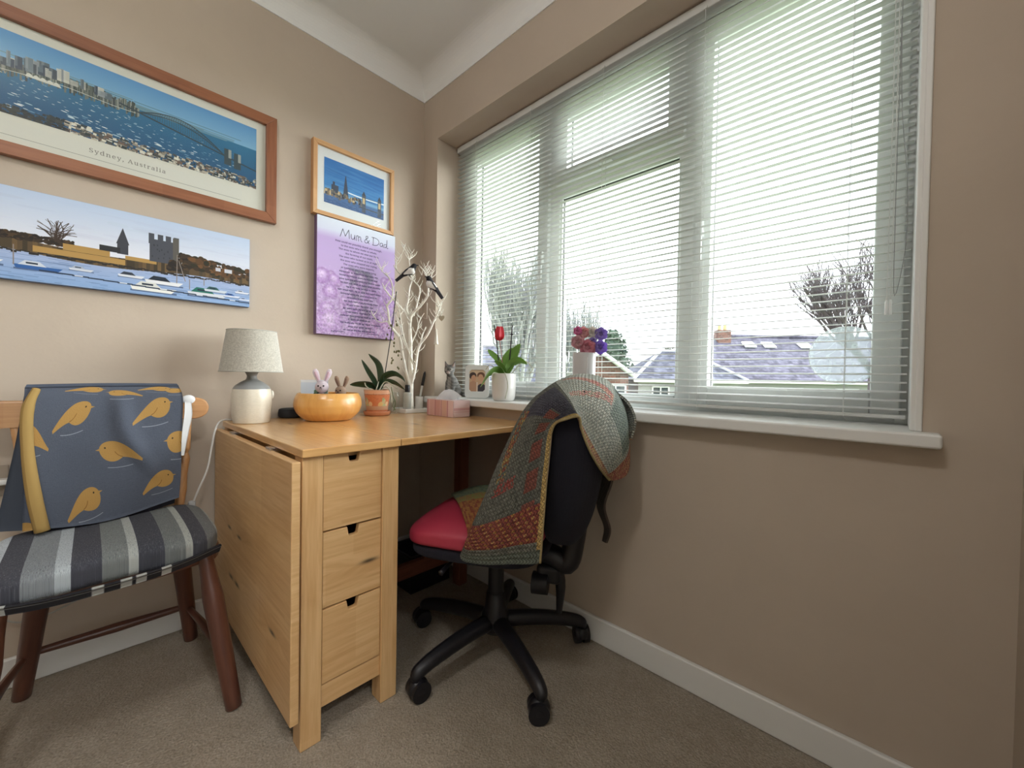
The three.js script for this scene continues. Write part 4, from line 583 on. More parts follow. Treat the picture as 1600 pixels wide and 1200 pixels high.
{
  const t = thing('power_cord', 'pale lamp cord with inline switch running down behind the wooden chair', 'cord');
  mesh('cord', limb([[-0.86, 0.745, 0.085], [-0.9, 0.75, 0.11], [-0.925, 0.735, 0.145], [-0.945, 0.67, 0.18], [-0.96, 0.6, 0.2], [-0.985, 0.535, 0.205], [-0.995, 0.5, 0.195]], 0.0032, 8, 8), std({ color: lin(0.62, 0.62, 0.6), roughness: 0.5 }), t);
  mesh('inline_switch', box(0.02, 0.045, 0.016, -0.999, 0.478, 0.19, 0.005).rotateZ(0), std({ color: lin(0.4, 0.41, 0.42), roughness: 0.5 }), t);
  mesh('lower_cord', limb([[-1.0, 0.456, 0.188], [-1.01, 0.4, 0.1], [-1.05, 0.32, 0.03], [-1.171, 0.243, 0.015], [-1.37, 0.185, 0.013], [-1.44, 0.3, 0.012], [-1.42, 0.57, 0.02], [-1.4, 0.602, 0.03]], 0.0022, 7, 8), std({ color: lin(0.42, 0.42, 0.4), roughness: 0.5 }), t);
}
{
  const t = thing('plug', 'small white plug on the wall behind the wooden chair', 'plug', [-1.4, 0.602, 0.001]);
  mesh('socket_plate', box(0.086, 0.086, 0.008, -0.03, 0.0, 0.004, 0.003), std({ color: lin(0.35, 0.29, 0.23), roughness: 0.7 }), t); mesh('plug_body', box(0.044, 0.016, 0.036, -0.005, 0, 0.026, 0.005), M.whitePaint, t);
}
{
  const t = thing('smart_speaker', 'small dark round speaker between the lamp and the wooden bowl', 'speaker', [-0.66, T, 0.052]);
  mesh('body', lathe([[0, 0.001], [0.036, 0.001], [0.043, 0.006], [0.045, 0.02], [0.043, 0.033], [0.038, 0.0365], [0, 0.037]], 40), std({ color: lin(0.018, 0.02, 0.025), roughness: 0.9 }), t);
  mesh('top_ring', new THREE.TorusGeometry(0.037, 0.0014, 8, 40).rotateX(Math.PI / 2).translate(0, 0.0368, 0), std({ color: lin(0.05, 0.055, 0.06), roughness: 0.4 }), t);
}
const BOWL = [-0.577, T, 0.22];
{
  const t = thing('wooden_bowl', 'round honey-coloured wooden bowl holding two toy rabbits', 'bowl', BOWL);
  const bm = woodTex([226, 172, 96], [198, 134, 66], 3, 0, 61).clone(); bm.repeat.set(1.2, 0.8); bm.rotation = Math.PI / 2; bm.needsUpdate = true;
  mesh('bowl', lathe([[0, 0], [0.075, 0], [0.095, 0.004], [0.124, 0.03], [0.135, 0.058], [0.132, 0.085], [0.122, 0.104], [0.117, 0.1065], [0.113, 0.104], [0.122, 0.085], [0.125, 0.058], [0.112, 0.03], [0.085, 0.014], [0, 0.012]], 64), phy({ map: bm, roughness: 0.3, clearcoat: 0.6, clearcoatRoughness: 0.2 }), t).scale.set(0.91, 1, 0.91);
}
const FACE = -46.6 * Math.PI / 180; // turned so that its local x runs across the camera's view
function bunny(label, color, inner, x, z, s, yaw, lean) {
  const t = thing('toy_rabbit', label, 'toy rabbit', [BOWL[0] + x, BOWL[1] + 0.0125, BOWL[2] + z], FACE + yaw, 'toy rabbits in the wooden bowl'), st = tex(64, (u, v) => 128 + 120 * Math.sin(u * 64 * 1.2) * Math.sin(v * 64 * 1.2), 4, false), m = std({ color, roughness: 1, bumpMap: st, bumpScale: 0.001 });
  mesh('body', [ball(0.036 * s, 0, 0.05 * s, 0, 1, 1.2, 0.9, 18)], m, t);
  const h = mesh('head', [ball(0.025 * s, lean, 0.117 * s, 0.006, 1, 0.98, 0.95, 20)], m, t);
  mesh('eye', [ball(0.0032 * s, lean - 0.009 * s, 0.121 * s, 0.006 + 0.0225 * s), ball(0.0032 * s, lean + 0.01 * s, 0.121 * s, 0.006 + 0.0225 * s)], phy({ color: lin(0.004, 0.004, 0.005), roughness: 0.15 }), h);
  mesh('nose', [ball(0.0024 * s, lean, 0.1155 * s, 0.007 + 0.024 * s, 1.5, 0.8, 0.6), limb([[lean - 0.005 * s, 0.109 * s, 0.006 + 0.0225 * s], [lean, 0.1115 * s, 0.006 + 0.0238 * s], [lean + 0.005 * s, 0.109 * s, 0.006 + 0.0225 * s]], 0.0007, 5)], std({ color: lin(0.05, 0.03, 0.03) }), h);
  for (const k of [-1, 1]) {
    const e = mesh('ear', [limb([[lean + k * 0.01 * s, 0.134 * s, 0], [lean + k * 0.017 * s, 0.152 * s, -0.002], [lean + k * 0.024 * s, 0.172 * s, -0.002], [lean + k * 0.027 * s, 0.186 * s, 0]], [0.0055 * s, 0.0085 * s, 0.0105 * s, 0.011 * s, 0.006 * s], 12, 5).scale(1, 1, 0.6)], m, t);
    mesh('ear_lining', limb([[lean + k * 0.012 * s, 0.142 * s, 0.0035 * s], [lean + k * 0.019 * s, 0.158 * s, 0.0045 * s], [lean + k * 0.025 * s, 0.176 * s, 0.005 * s]], [0.0025 * s, 0.0055 * s, 0.0045 * s], 8, 4).scale(1, 1, 0.9), std({ color: inner, roughness: 1 }), e);
  }
  for (const k of [-1, 1]) mesh('arm', limb([[k * 0.028 * s, 0.08 * s, 0.005], [k * 0.038 * s, 0.062 * s, 0.018], [k * 0.03 * s, 0.05 * s, 0.03]], [0.009 * s, 0.01 * s, 0.008 * s], 10), m, t);
}
bunny('white crocheted toy rabbit with upright pale pink ears in the bowl', lin(0.68, 0.6, 0.66), lin(0.6, 0.42, 0.5), -0.022, -0.012, 1, 0.25, 0.002);
bunny('brown crocheted toy rabbit leaning right in the bowl', lin(0.36, 0.25, 0.18), lin(0.2, 0.12, 0.09), 0.034, 0.022, 0.86, -0.1, 0.008);
{
  const t = thing('greeting_card', 'pale blue and green card standing in the bowl behind the white rabbit', 'card', [BOWL[0] - 0.045, BOWL[1] + 0.016, BOWL[2] - 0.03], FACE + 0.25);
  const pic = canvasTex(128, 160, (c, w, h) => { const g = c.createLinearGradient(0, 0, w, h); g.addColorStop(0, '#d5e0ee'); g.addColorStop(1, '#b4d2ea'); c.fillStyle = g; c.fillRect(0, 0, w, h); seed = 4; for (let i = 0; i < 60; i++) { c.fillStyle = pick(rnd(), ['#6d8f78', '#557a66', '#86a694', '#3f5f50']); c.beginPath(); c.arc(rr(62, 128), rr(40, 150), rr(4, 14), 0, 7); c.fill(); } c.fillStyle = '#e6edf4'; c.fillRect(0, 0, w, 12); });
  mesh('card', box(0.1, 0.125, 0.0016, 0.0, 0.078, -0.012, 0.0006), M.whitePaint, t); mesh('card_print', face(0.098, 0.123, 0, 0.078, -0.0108), std({ map: pic, roughness: 0.7 }), t);
}
// orchid in a painted terracotta pot
const leafGreen = phy({ color: lin(0.022, 0.062, 0.028), roughness: 0.32, clearcoat: 0.4 }), leafLight = phy({ color: lin(0.24, 0.44, 0.09), roughness: 0.6, transmission: 0.5, thickness: 0 }), bark = std({ color: lin(0.06, 0.04, 0.028), roughness: 1 }), root = std({ color: lin(0.5, 0.5, 0.4), roughness: 0.8 });
{
  const t = thing('potted_orchid', 'orchid without flowers in a painted terracotta pot on the table', 'plant', [-0.338, T, 0.16], FACE);
  const paint = canvasTex(1024, 256, (c, w, h) => {
    c.fillStyle = '#c9764a'; c.fillRect(0, 0, w, h); seed = 6; for (let i = 0; i < 900; i++) { c.fillStyle = pick(rnd(), ['rgba(225,150,110,0.25)', 'rgba(150,80,50,0.2)']); c.fillRect(rnd() * w, rnd() * h, rr(4, 30), rr(2, 8)); }
    c.fillStyle = '#d9a483'; c.fillRect(0, 0, w, 46); for (let x = 6; x < w; x += 18) { c.fillStyle = '#6b3a26'; c.beginPath(); c.moveTo(x, 38); c.lineTo(x + 6, 54); c.lineTo(x + 12, 38); c.fill(); c.fillStyle = '#e8d2bd'; c.fillRect(x + 13, 30, 4, 9); }
    for (let k = 0; k < 4; k++) { const x = 130 + k * 256; for (const [a, b, r, f] of [[-20, 165, 46, '#d4b878'], [20, 120, 30, '#b9b488'], [34, 180, 38, '#a8bd8c'], [8, 96, 20, '#9aa874'], [40, 190, 22, '#c6d8ae'], [80, 150, 30, '#d9c09a']]) { c.fillStyle = f; c.globalAlpha = 0.85; c.beginPath(); c.ellipse(x + a, b, r, r * 0.9, 0, 0, 7); c.fill(); } c.globalAlpha = 1; }
  });
  const pm = phy({ map: paint, roughness: 0.5, clearcoat: 0.3 }); mesh('pot', latheHard([[0.0435, 0.01], [0.057, 0.112]], 48), pm, t); mesh('rim', lathe([[0.057, 0.1118], [0.0575, 0.1135], [0.054, 0.114], [0.051, 0.1], [0.044, 0.02], [0, 0.018]], 48), phy({ color: lin(0.5, 0.28, 0.17), roughness: 0.5 }), t);
  mesh('saucer', lathe([[0, 0], [0.047, 0], [0.055, 0.004], [0.058, 0.018], [0.055, 0.02], [0.05, 0.008], [0, 0.007]], 40), phy({ color: lin(0.5, 0.19, 0.09), roughness: 0.45, clearcoat: 0.3 }), t);
  mesh('compost', ball(0.05, 0, 0.1, 0, 1, 0.14, 1), bark, t);
  for (const [sp, w, sd] of [
    [[[0.01, 0.105, 0], [-0.02, 0.135, 0.01], [-0.07, 0.14, 0.02], [-0.113, 0.135, 0.025]], 0.038, [0, 0.75, 0.65]],
    [[[0.005, 0.11, 0], [-0.01, 0.15, 0], [-0.04, 0.2, 0.005], [-0.068, 0.247, 0.01]], 0.026, [1, 0.5, 0.3]],
    [[[0.012, 0.11, 0], [0.022, 0.17, 0.01], [0.012, 0.23, 0.02], [-0.03, 0.272, 0.03]], 0.04, [0.9, 0.2, 0.5]],
    [[[0.012, 0.11, 0], [0.03, 0.165, 0.01], [0.08, 0.185, 0.03], [0.125, 0.165, 0.05], [0.138, 0.152, 0.055]], 0.036, [0, 0.65, 0.75]],
    [[[0.012, 0.11, 0], [0.035, 0.15, -0.01], [0.07, 0.145, -0.02], [0.118, 0.115, -0.02]], 0.026, [0.2, 0.8, 0.6]]]) mesh('leaf', leaf(sp, w, sd), leafGreen, t);
  for (const p of [[[0.02, 0.11, 0.02], [0.05, 0.13, 0.03], [0.07, 0.1, 0.03], [0.074, 0.06, 0.03]], [[-0.01, 0.11, 0.03], [-0.04, 0.13, 0.03], [-0.05, 0.15, 0.02]], [[0, 0.1, 0.03], [0.01, 0.125, 0.035], [0.012, 0.15, 0.02]], [[0.02, 0.11, 0.04], [0.045, 0.15, 0.03], [0.1, 0.12, 0.03]]]) mesh('aerial_root', limb(p, 0.0025, 7), root, t);
  mesh('stake', limb([[0.018, 0.11, -0.01], [0.045, 0.33, -0.03], [0.07, 0.56, -0.035]], 0.0022, 8), std({ color: lin(0.02, 0.018, 0.02), roughness: 0.7 }), t);
}
{
  const t = thing('display_tray', 'square pale tray under the white twig tree', 'tray', [-0.13, T, 0.108]);
  mesh('base', box(0.14, 0.014, 0.13, 0, 0.0075, 0, 0.003), std({ color: lin(0.62, 0.58, 0.54), roughness: 0.5 }), t);
  mesh('lip', [[0, 0.063, 0.14, 0.005], [0, -0.063, 0.14, 0.005], [-0.068, 0, 0.005, 0.13], [0.068, 0, 0.005, 0.13]].map(([x, z, w, d]) => box(w, 0.02, d, x, 0.0105, z, 0.002)), M.whitePaint, t);
}
const TRAY = T + 0.0148;
{
  const t = thing('bottle', 'clear bottle with a black cap beside the twig tree trunk', 'bottle', [-0.172, TRAY, 0.14]);
  mesh('body', lathe([[0, 0], [0.017, 0], [0.019, 0.004], [0.019, 0.075], [0.015, 0.083], [0.008, 0.087]], 28), phy({ color: lin(0.7, 0.72, 0.68), roughness: 0.2, transmission: 0.5, thickness: 0 }), t);
  mesh('cap', latheHard([[0, 0.086], [0.011, 0.086], [0.0115, 0.09], [0.0115, 0.118], [0.01, 0.12], [0, 0.12]], 24), M.blackPlastic, t);
  mesh('sticker', new THREE.CylinderGeometry(0.0193, 0.0193, 0.036, 24, 1, true, 2.2, 2).translate(0, 0.036, 0), std({ color: lin(0.5, 0.52, 0.48), roughness: 0.6 }), t);
}
{
  const t = thing('candle_jar', 'small white candle jar right of the twig tree trunk', 'candle', [-0.085, TRAY, 0.11]);
  mesh('jar', lathe([[0, 0], [0.017, 0], [0.019, 0.003], [0.019, 0.058], [0.0175, 0.06], [0.0165, 0.058], [0.0165, 0.048], [0, 0.047]], 28), phy({ color: lin(0.66, 0.64, 0.6), roughness: 0.35 }), t); mesh('wick', cyl(0.0008, 0.0008, 0.012, 0, 0.047, 0, 6), M.dark, t);
}
{
  const t = thing('glass_jar', 'clear glass jar of water with a cutting beside the terracotta pot', 'jar', [-0.232, T, 0.12]);
  mesh('glass', lathe([[0, 0], [0.024, 0], [0.027, 0.004], [0.028, 0.08], [0.025, 0.088], [0.024, 0.1], [0.0225, 0.1], [0.0225, 0.088], [0.0255, 0.08], [0.025, 0.007], [0, 0.006]], 32), M.glass, t);
  mesh('cutting', [limb([[0, 0.012, 0], [0.006, 0.05, 0.004], [-0.004, 0.08, 0], [-0.012, 0.125, -0.004]], 0.0022, 7), limb([[0.002, 0.06, 0], [-0.008, 0.035, 0.006], [0.004, 0.016, 0.008]], 0.0018, 6)], std({ color: lin(0.2, 0.26, 0.13), roughness: 0.7 }), t);
}
// white twig tree, its birds and hangings; drawn out in its own plane with depth added
const TREE = [-0.14, TRAY, 0.122], K = 1 / 319;
const tp = ([x, y], dz = 0) => { const X = 0.7 * 0 + (580 + x / 4 - 647.5) * K, Y = (635 - 360 - y / 4) * K; return [X, Math.max(0.001, Y), 0.008 + Math.abs(X) * 0.34 + dz]; };
{
  const t = thing('twig_tree', 'tall white painted twig tree standing in the table corner', 'twig tree', TREE, FACE), m = std({ roughness: 0.75, map: tex(128, (u, v) => { const n = (noise(u * 30, v * 30, 30, 4) - 0.5) * 26; return [240 + n * 0.6, 238 + n * 0.6, 228 + n * 0.6]; }, 3) });
  mesh('trunk', limb([[0, 0, 0.012], ...[[268, 1000], [270, 930]].map((p) => tp(p)), tp([268, 820], 0), tp([266, 700]), tp([262, 600])], [0.018, 0.015, 0.014, 0.0115, 0.01, 0.009, 0.008], 14, 6), m, t);
  const B = [
    [[[272, 970], [245, 860], [225, 750], [210, 660], [160, 590], [145, 500], [140, 470], [165, 430], [165, 340], [140, 290], [105, 265]], 0.009, 0.002, 0.02],
    [[[262, 600], [260, 530], [240, 480], [250, 420], [258, 340], [272, 300], [285, 280]], 0.008, 0.002, 0],
    [[[258, 530], [200, 460], [140, 390], [115, 340]], 0.0065, 0.002, 0.03],
    [[[264, 560], [275, 515], [330, 470], [375, 420], [385, 390], [380, 310], [368, 270], [345, 240]], 0.008, 0.002, 0.025],
    [[[276, 940], [300, 850], [325, 710], [380, 640], [420, 560], [450, 500], [475, 440]], 0.0095, 0.002, 0.01],
    [[[325, 715], [345, 630], [362, 598]], 0.005, 0.0018, -0.015], [[[285, 520], [310, 440], [325, 355], [290, 312], [272, 300]], 0.005, 0.0025, 0.01],
    [[[215, 275], [190, 255], [184, 205], [215, 150], [235, 92]], 0.0035, 0.0012, 0.015], [[[272, 300], [258, 205], [252, 160], [242, 128]], 0.003, 0.0012, 0.015], [[[256, 180], [262, 150], [274, 128]], 0.002, 0.001, 0.016],
    [[[374, 300], [385, 270], [365, 242]], 0.0026, 0.001, 0.025], [[[385, 320], [402, 285], [412, 258]], 0.0026, 0.001, 0.03], [[[345, 240], [338, 275]], 0.002, 0.001, 0.024],
    [[[266, 760], [225, 690], [190, 560], [165, 500]], 0.005, 0.0015, -0.03], [[[266, 700], [300, 620], [320, 540], [345, 500]], 0.004, 0.0015, -0.03], [[[300, 850], [262, 740], [235, 640], [225, 560], [205, 430]], 0.005, 0.0014, 0.045],
    [[[475, 440], [488, 425]], 0.002, 0.001, 0.01], [[[430, 540], [470, 520], [440, 455]], 0.003, 0.001, 0.025], [[[145, 560], [95, 570], [60, 530]], 0.003, 0.001, 0.03], [[[105, 265], [92, 228]], 0.002, 0.001, 0.02]];
  for (const [pts, r0, r1, dz] of B) mesh('branch', limb(pts.map((p, i) => tp(p, dz * Math.min(1, i / 3 + 0.15))), [r0 * 0.82, r0 * 0.66 + r1 * 0.2, r0 * 0.42 + r1 * 0.4, r1 * 0.9], 9, 5), m, t);
  seed = 91; const tw = [];
  for (const [pts, , , dz] of B) for (let i = 1; i < pts.length; i++) for (let k = 0; k < 3; k++) { const f = rnd(), a = pts[i - 1], b = pts[i], p = tp([a[0] + (b[0] - a[0]) * f, a[1] + (b[1] - a[1]) * f], dz * Math.min(1, i / 3)); const s = rnd() < 0.5 ? -1 : 1, L = rr(0.012, 0.04), q = [p[0] + s * L * rr(0.3, 0.8), p[1] + L * 0.7, p[2] + rr(-0.02, 0.02)]; tw.push(limb([p, q, [q[0] + s * L * 0.2, q[1] + L * 0.5, q[2]]], [0.0018, 0.0013, 0.0008], 5, 3)); }
  tag(mesh('twigs', tw, m, t), null, null, null, 'stuff');
  const bud = []; for (let i = 0; i < 26; i++) { const p = tp([pick(rnd(), [205, 190, 215, 180, 160, 200]) + rr(-20, 20), rr(520, 900)], 0.035); bud.push(ball(rr(0.003, 0.005), ...p, 1, 1.4, 0.7, 6)); }
  tag(mesh('dried_buds', bud, std({ color: lin(0.14, 0.13, 0.06), roughness: 0.9 }), t), 'small dark dried buds on a thin sprig', null, null, 'stuff');
}
function magpie(label, px, py, dz, flip, tilt) {
  const o = tp([(px - 580) * 4, (py - 360) * 4], dz), c = Math.cos(FACE), s = Math.sin(FACE);
  const t = thing('magpie_ornament', label, 'bird ornament', [TREE[0] + o[0] * c + o[2] * s, TREE[1] + o[1], TREE[2] - o[0] * s + o[2] * c], FACE + (flip ? Math.PI : 0), 'magpie ornaments in the twig tree');
  const g = new THREE.Group(); // all shapes share one tilt about the perch
  const R = (geo) => geo.rotateZ(tilt);
  const body = blob([[-0.02, 0.016, 0, 0.011, 0.016, 0.03, 0, 0.0165], [0.016, 0.03, 0, 0.0165, 0.03, 0.048, 0, 0.0095], [0.03, 0.048, 0, 0.0095, 0.034, 0.052, 0, 0.0095]], 0.0022, 0.012, (x, y, z) => (x > -0.02 && x < 0.034 && y < 0.04 - 0.1 * x && y > 0.012 ? [0.8, 0.8, 0.78] : [0.012, 0.012, 0.016]));
  mesh('body', R(body), M.vertex, t);
  const blk = std({ color: lin(0.014, 0.014, 0.022), roughness: 0.5 });
  mesh('beak', R(limb([[0.041, 0.053, 0], [0.048, 0.052, 0], [0.055, 0.0495, 0]], [0.0042, 0.0028, 0.0006], 8)), blk, t);
  mesh('tail', R(limb([[-0.018, 0.018, 0], [-0.042, 0.002, 0], [-0.062, -0.011, 0]], [0.01, 0.0085, 0.0075], 10).scale(1, 1, 0.7)), blk, t);
  for (const k of [-1, 1]) mesh('wing', R(sheet([[[0.02, 0.043, k * 0.0125], [0.0, 0.037, k * 0.0165], [-0.03, 0.016, k * 0.008]], [[0.008, 0.036, k * 0.0165], [-0.012, 0.022, k * 0.0165], [-0.036, 0.006, k * 0.0075]]], 8, 10, 0.002)), blk, t);
  mesh('leg', [R(limb([[0.004, 0.018, 0.005], [0.004, 0.002, 0.005]], 0.001, 5)), R(limb([[0.004, 0.018, -0.005], [0.004, 0.002, -0.005]], 0.001, 5))], blk, t);
}
magpie('upper magpie ornament facing right on the twig tree', 644, 432, 0.02, false, 0.12);
magpie('lower magpie ornament facing left on the twig tree', 683, 457, 0.05, true, 0.38);
function hanging(name, label, cat, at, build) { const o = tp(at, 0.03), c = Math.cos(FACE), s = Math.sin(FACE), t = thing(name, label, cat, [TREE[0] + o[0] * c + o[2] * s, TREE[1] + o[1], TREE[2] - o[0] * s + o[2] * c], FACE); build(t); }
const ivory = std({ color: lin(0.75, 0.72, 0.64), roughness: 0.8 });
hanging('heart_ornament', 'small pale heart ornament hanging from the right-hand twig', 'ornament', [477, 545], (t) => {
  const s = new THREE.Shape(); s.moveTo(0, -0.014); s.bezierCurveTo(-0.022, 0.002, -0.012, 0.016, 0, 0.007); s.bezierCurveTo(0.012, 0.016, 0.022, 0.002, 0, -0.014);
  mesh('heart', new THREE.ExtrudeGeometry(s, { depth: 0.004, bevelEnabled: true, bevelSize: 0.001, bevelThickness: 0.001, bevelSegments: 2 }), std({ color: lin(0.42, 0.36, 0.27), roughness: 0.8 }), t); mesh('string', limb([[0, 0.007, 0.002], [0.001, 0.045, 0.001], [0, 0.082, 0]], 0.0007, 5), ivory, t);
});
hanging('bell_ornament', 'long ivory bell-shaped ornament hanging below the right-hand twigs', 'ornament', [443, 700], (t) => { mesh('skirt', latheHard([[0.0, 0.075], [0.003, 0.07], [0.005, 0.05], [0.009, 0.01], [0.0105, 0.0], [0.009, 0.0], [0.0075, 0.01], [0.004, 0.05], [0, 0.06]], 20), ivory, t); mesh('string', limb([[0, 0.074, 0], [0.003, 0.11, 0], [0.006, 0.135, 0]], 0.0007, 5), ivory, t); });
hanging('wire_ornament', 'white angular wire ornament hanging in the middle of the tree', 'ornament', [350, 545], (t) => mesh('wire', [limb([[0.024, 0.075, 0], [0.023, 0.0, 0], [-0.02, 0.01, 0], [-0.02, 0.06, 0]], 0.0014, 6, 1, false), limb([[-0.02, 0.06, 0], [-0.021, -0.035, 0.002]], 0.001, 6)], ivory, t));
{
  const t = thing('tissue_box', 'pink striped tissue box with a white tissue pulled out', 'tissue box', [-0.1035, T, 0.37]);
  const pk = canvasTex(512, 128, (c, w, h) => { c.fillStyle = '#dcb8b4'; c.fillRect(0, 0, w, h); for (const [x, k, f] of [[0, 30, '#c58f92'], [60, 90, '#d6aca6'], [160, 12, '#a8646c'], [172, 90, '#cf9f98'], [280, 10, '#a8646c'], [300, 90, '#d8b09e'], [400, 12, '#b87078'], [420, 92, '#e2c4c2']]) { c.fillStyle = f; c.fillRect(x, 0, k, h); } });
  const pk2 = canvasTex(128, 128, (c, w, h) => { c.fillStyle = '#e0c6c6'; c.fillRect(0, 0, w, h); c.fillStyle = '#cfa0a2'; c.fillRect(0, 56, w, 20); c.fillStyle = '#d7b2b2'; c.fillRect(0, 84, w, 8); });
  mesh('carton', box(0.093, 0.074, 0.196, 0, 0.0372, 0, 0.002), std({ color: lin(0.62, 0.47, 0.47), roughness: 0.6 }), t);
  mesh('side_print', new THREE.PlaneGeometry(0.192, 0.07).rotateY(-Math.PI / 2).translate(-0.0469, 0.0372, 0), std({ map: pk, roughness: 0.6 }), t); mesh('end_print', new THREE.PlaneGeometry(0.089, 0.07).translate(0, 0.0372, 0.0984), std({ map: pk2, roughness: 0.6 }), t);
  mesh('tissue', [sheet([[[-0.03, 0.07, -0.06], [-0.01, 0.075, 0.0], [0.0, 0.073, 0.06]], [[-0.02, 0.095, -0.04], [0.0, 0.105, 0.0], [0.01, 0.085, 0.05]], [[0.0, 0.115, -0.03], [0.012, 0.118, 0.01], [0.03, 0.09, 0.06]]], 14, 20, 0.001, (u, v) => 0.003 * Math.sin(v * 14)), sheet([[[0.03, 0.072, -0.06], [0.02, 0.074, 0], [0.02, 0.073, 0.06]], [[0.02, 0.1, -0.04], [0.012, 0.108, 0], [0.02, 0.09, 0.05]], [[0.002, 0.116, -0.03], [0.014, 0.118, 0.01], [0.03, 0.09, 0.06]]], 14, 20, 0.001)], phy({ color: lin(0.93, 0.95, 0.97), roughness: 0.95, transmission: 0.5, thickness: 0 }), t);
}
{
  const t = thing('pen_pot', 'small clear pen pot behind the tissue box', 'pen pot', [-0.045, T, 0.058]);
  mesh('glass', lathe([[0, 0], [0.021, 0], [0.024, 0.003], [0.027, 0.075], [0.0255, 0.076], [0.0225, 0.006], [0, 0.005]], 28), M.glass, t);
  const p = thing('marker_pen', 'white marker pen with a black cap standing in the pen pot', 'pen', [-0.045, T + 0.0065, 0.058]);
  mesh('barrel', limb([[-0.012, 0.005, 0.0], [0.004, 0.09, 0.002], [0.011, 0.125, 0.003]], 0.006, 14), M.whitePaint, p); mesh('cap', limb([[0.0105, 0.122, 0.003], [0.018, 0.16, 0.004], [0.023, 0.184, 0.005], [0.0255, 0.196, 0.0055]], [0.0078, 0.0078, 0.0065, 0.002], 14), M.blackPlastic, p); mesh('clip', limb([[0.019, 0.17, 0.012], [0.012, 0.125, 0.0125]], 0.0013, 6), M.blackPlastic, p);
}
// ------------------------------------------------------------------ things on the window board
const SY = 0.8162;
{ // kitten figurine, sitting and looking down into the room
  const t = thing('kitten_figurine', 'grey tabby kitten figurine sitting in the corner of the window board', 'cat figurine', [0.042, SY, 0.205], FACE - 0.1);
  const fur = (x, y, z) => {
    const n = fbm(x * 260 + 50, y * 260 + z * 90 + 50, 1e6, 4), st = Math.sin((x * 0.6 + y + z * 0.5) * 420 + n * 5) * 0.5 + 0.5; let g = 0.03 + 0.085 * n + 0.075 * st;
    if (y > 0.116 && z > 0.04 && y < 0.127) return [0.42, 0.35, 0.32]; // pale muzzle
    if (y > 0.13 && y < 0.145 && z > 0.034 && Math.abs(Math.abs(x + 0.006) - 0.014) < 0.006) return [0.36, 0.33, 0.3];
    if (y < 0.1 && z > 0.02 && Math.abs(x + 0.004) < 0.009) g += 0.12;
    return [g * 1.02, g * 0.97, g * 0.9];
  };
  mesh('body', blob([[0.016, 0.032, -0.02, 0.032, 0.004, 0.075, -0.004, 0.026], [0.004, 0.075, -0.004, 0.026, -0.003, 0.1, 0.004, 0.02], [-0.004, 0.138, 0.012, 0.024, -0.006, 0.134, 0.018, 0.0245], [-0.006, 0.124, 0.032, 0.011, -0.006, 0.122, 0.038, 0.0085], [-0.02, 0.15, 0.012, 0.0105, -0.03, 0.178, 0.01, 0.0022], [0.011, 0.15, 0.012, 0.0105, 0.021, 0.179, 0.01, 0.0022], [-0.014, 0.07, 0.012, 0.0125, -0.017, 0.012, 0.026, 0.0095], [0.01, 0.07, 0.014, 0.0125, 0.009, 0.012, 0.028, 0.0095], [-0.017, 0.008, 0.026, 0.009, -0.018, 0.007, 0.036, 0.007], [0.009, 0.008, 0.028, 0.009, 0.009, 0.007, 0.038, 0.007], [0.034, 0.018, -0.004, 0.018, 0.034, 0.012, 0.022, 0.012], [-0.012, 0.02, -0.01, 0.018, -0.02, 0.012, 0.016, 0.01], [0.03, 0.014, -0.035, 0.01, 0.06, 0.012, -0.02, 0.008], [0.06, 0.012, -0.02, 0.008, 0.066, 0.01, 0.012, 0.006]], 0.0026, 0.011, fur), M.vertex, t);
  mesh('eye', [ball(0.0042, -0.0155, 0.1385, 0.0375, 1.2, 0.8, 0.6), ball(0.0042, 0.0045, 0.1385, 0.0385, 1.2, 0.8, 0.6)], phy({ color: lin(0.01, 0.012, 0.008), roughness: 0.1 }), t);
  mesh('nose', ball(0.0026, -0.006, 0.1275, 0.047, 1.2, 0.8, 0.6), std({ color: lin(0.3, 0.14, 0.13), roughness: 0.5 }), t);
  mesh('inner_ear', [-1, 1].map((k) => limb([[-0.0045 + k * 0.0165, 0.152, 0.021], [-0.0045 + k * 0.023, 0.17, 0.0145]], [0.0055, 0.001], 8)), std({ color: lin(0.3, 0.2, 0.18), roughness: 0.9 }), t);
}
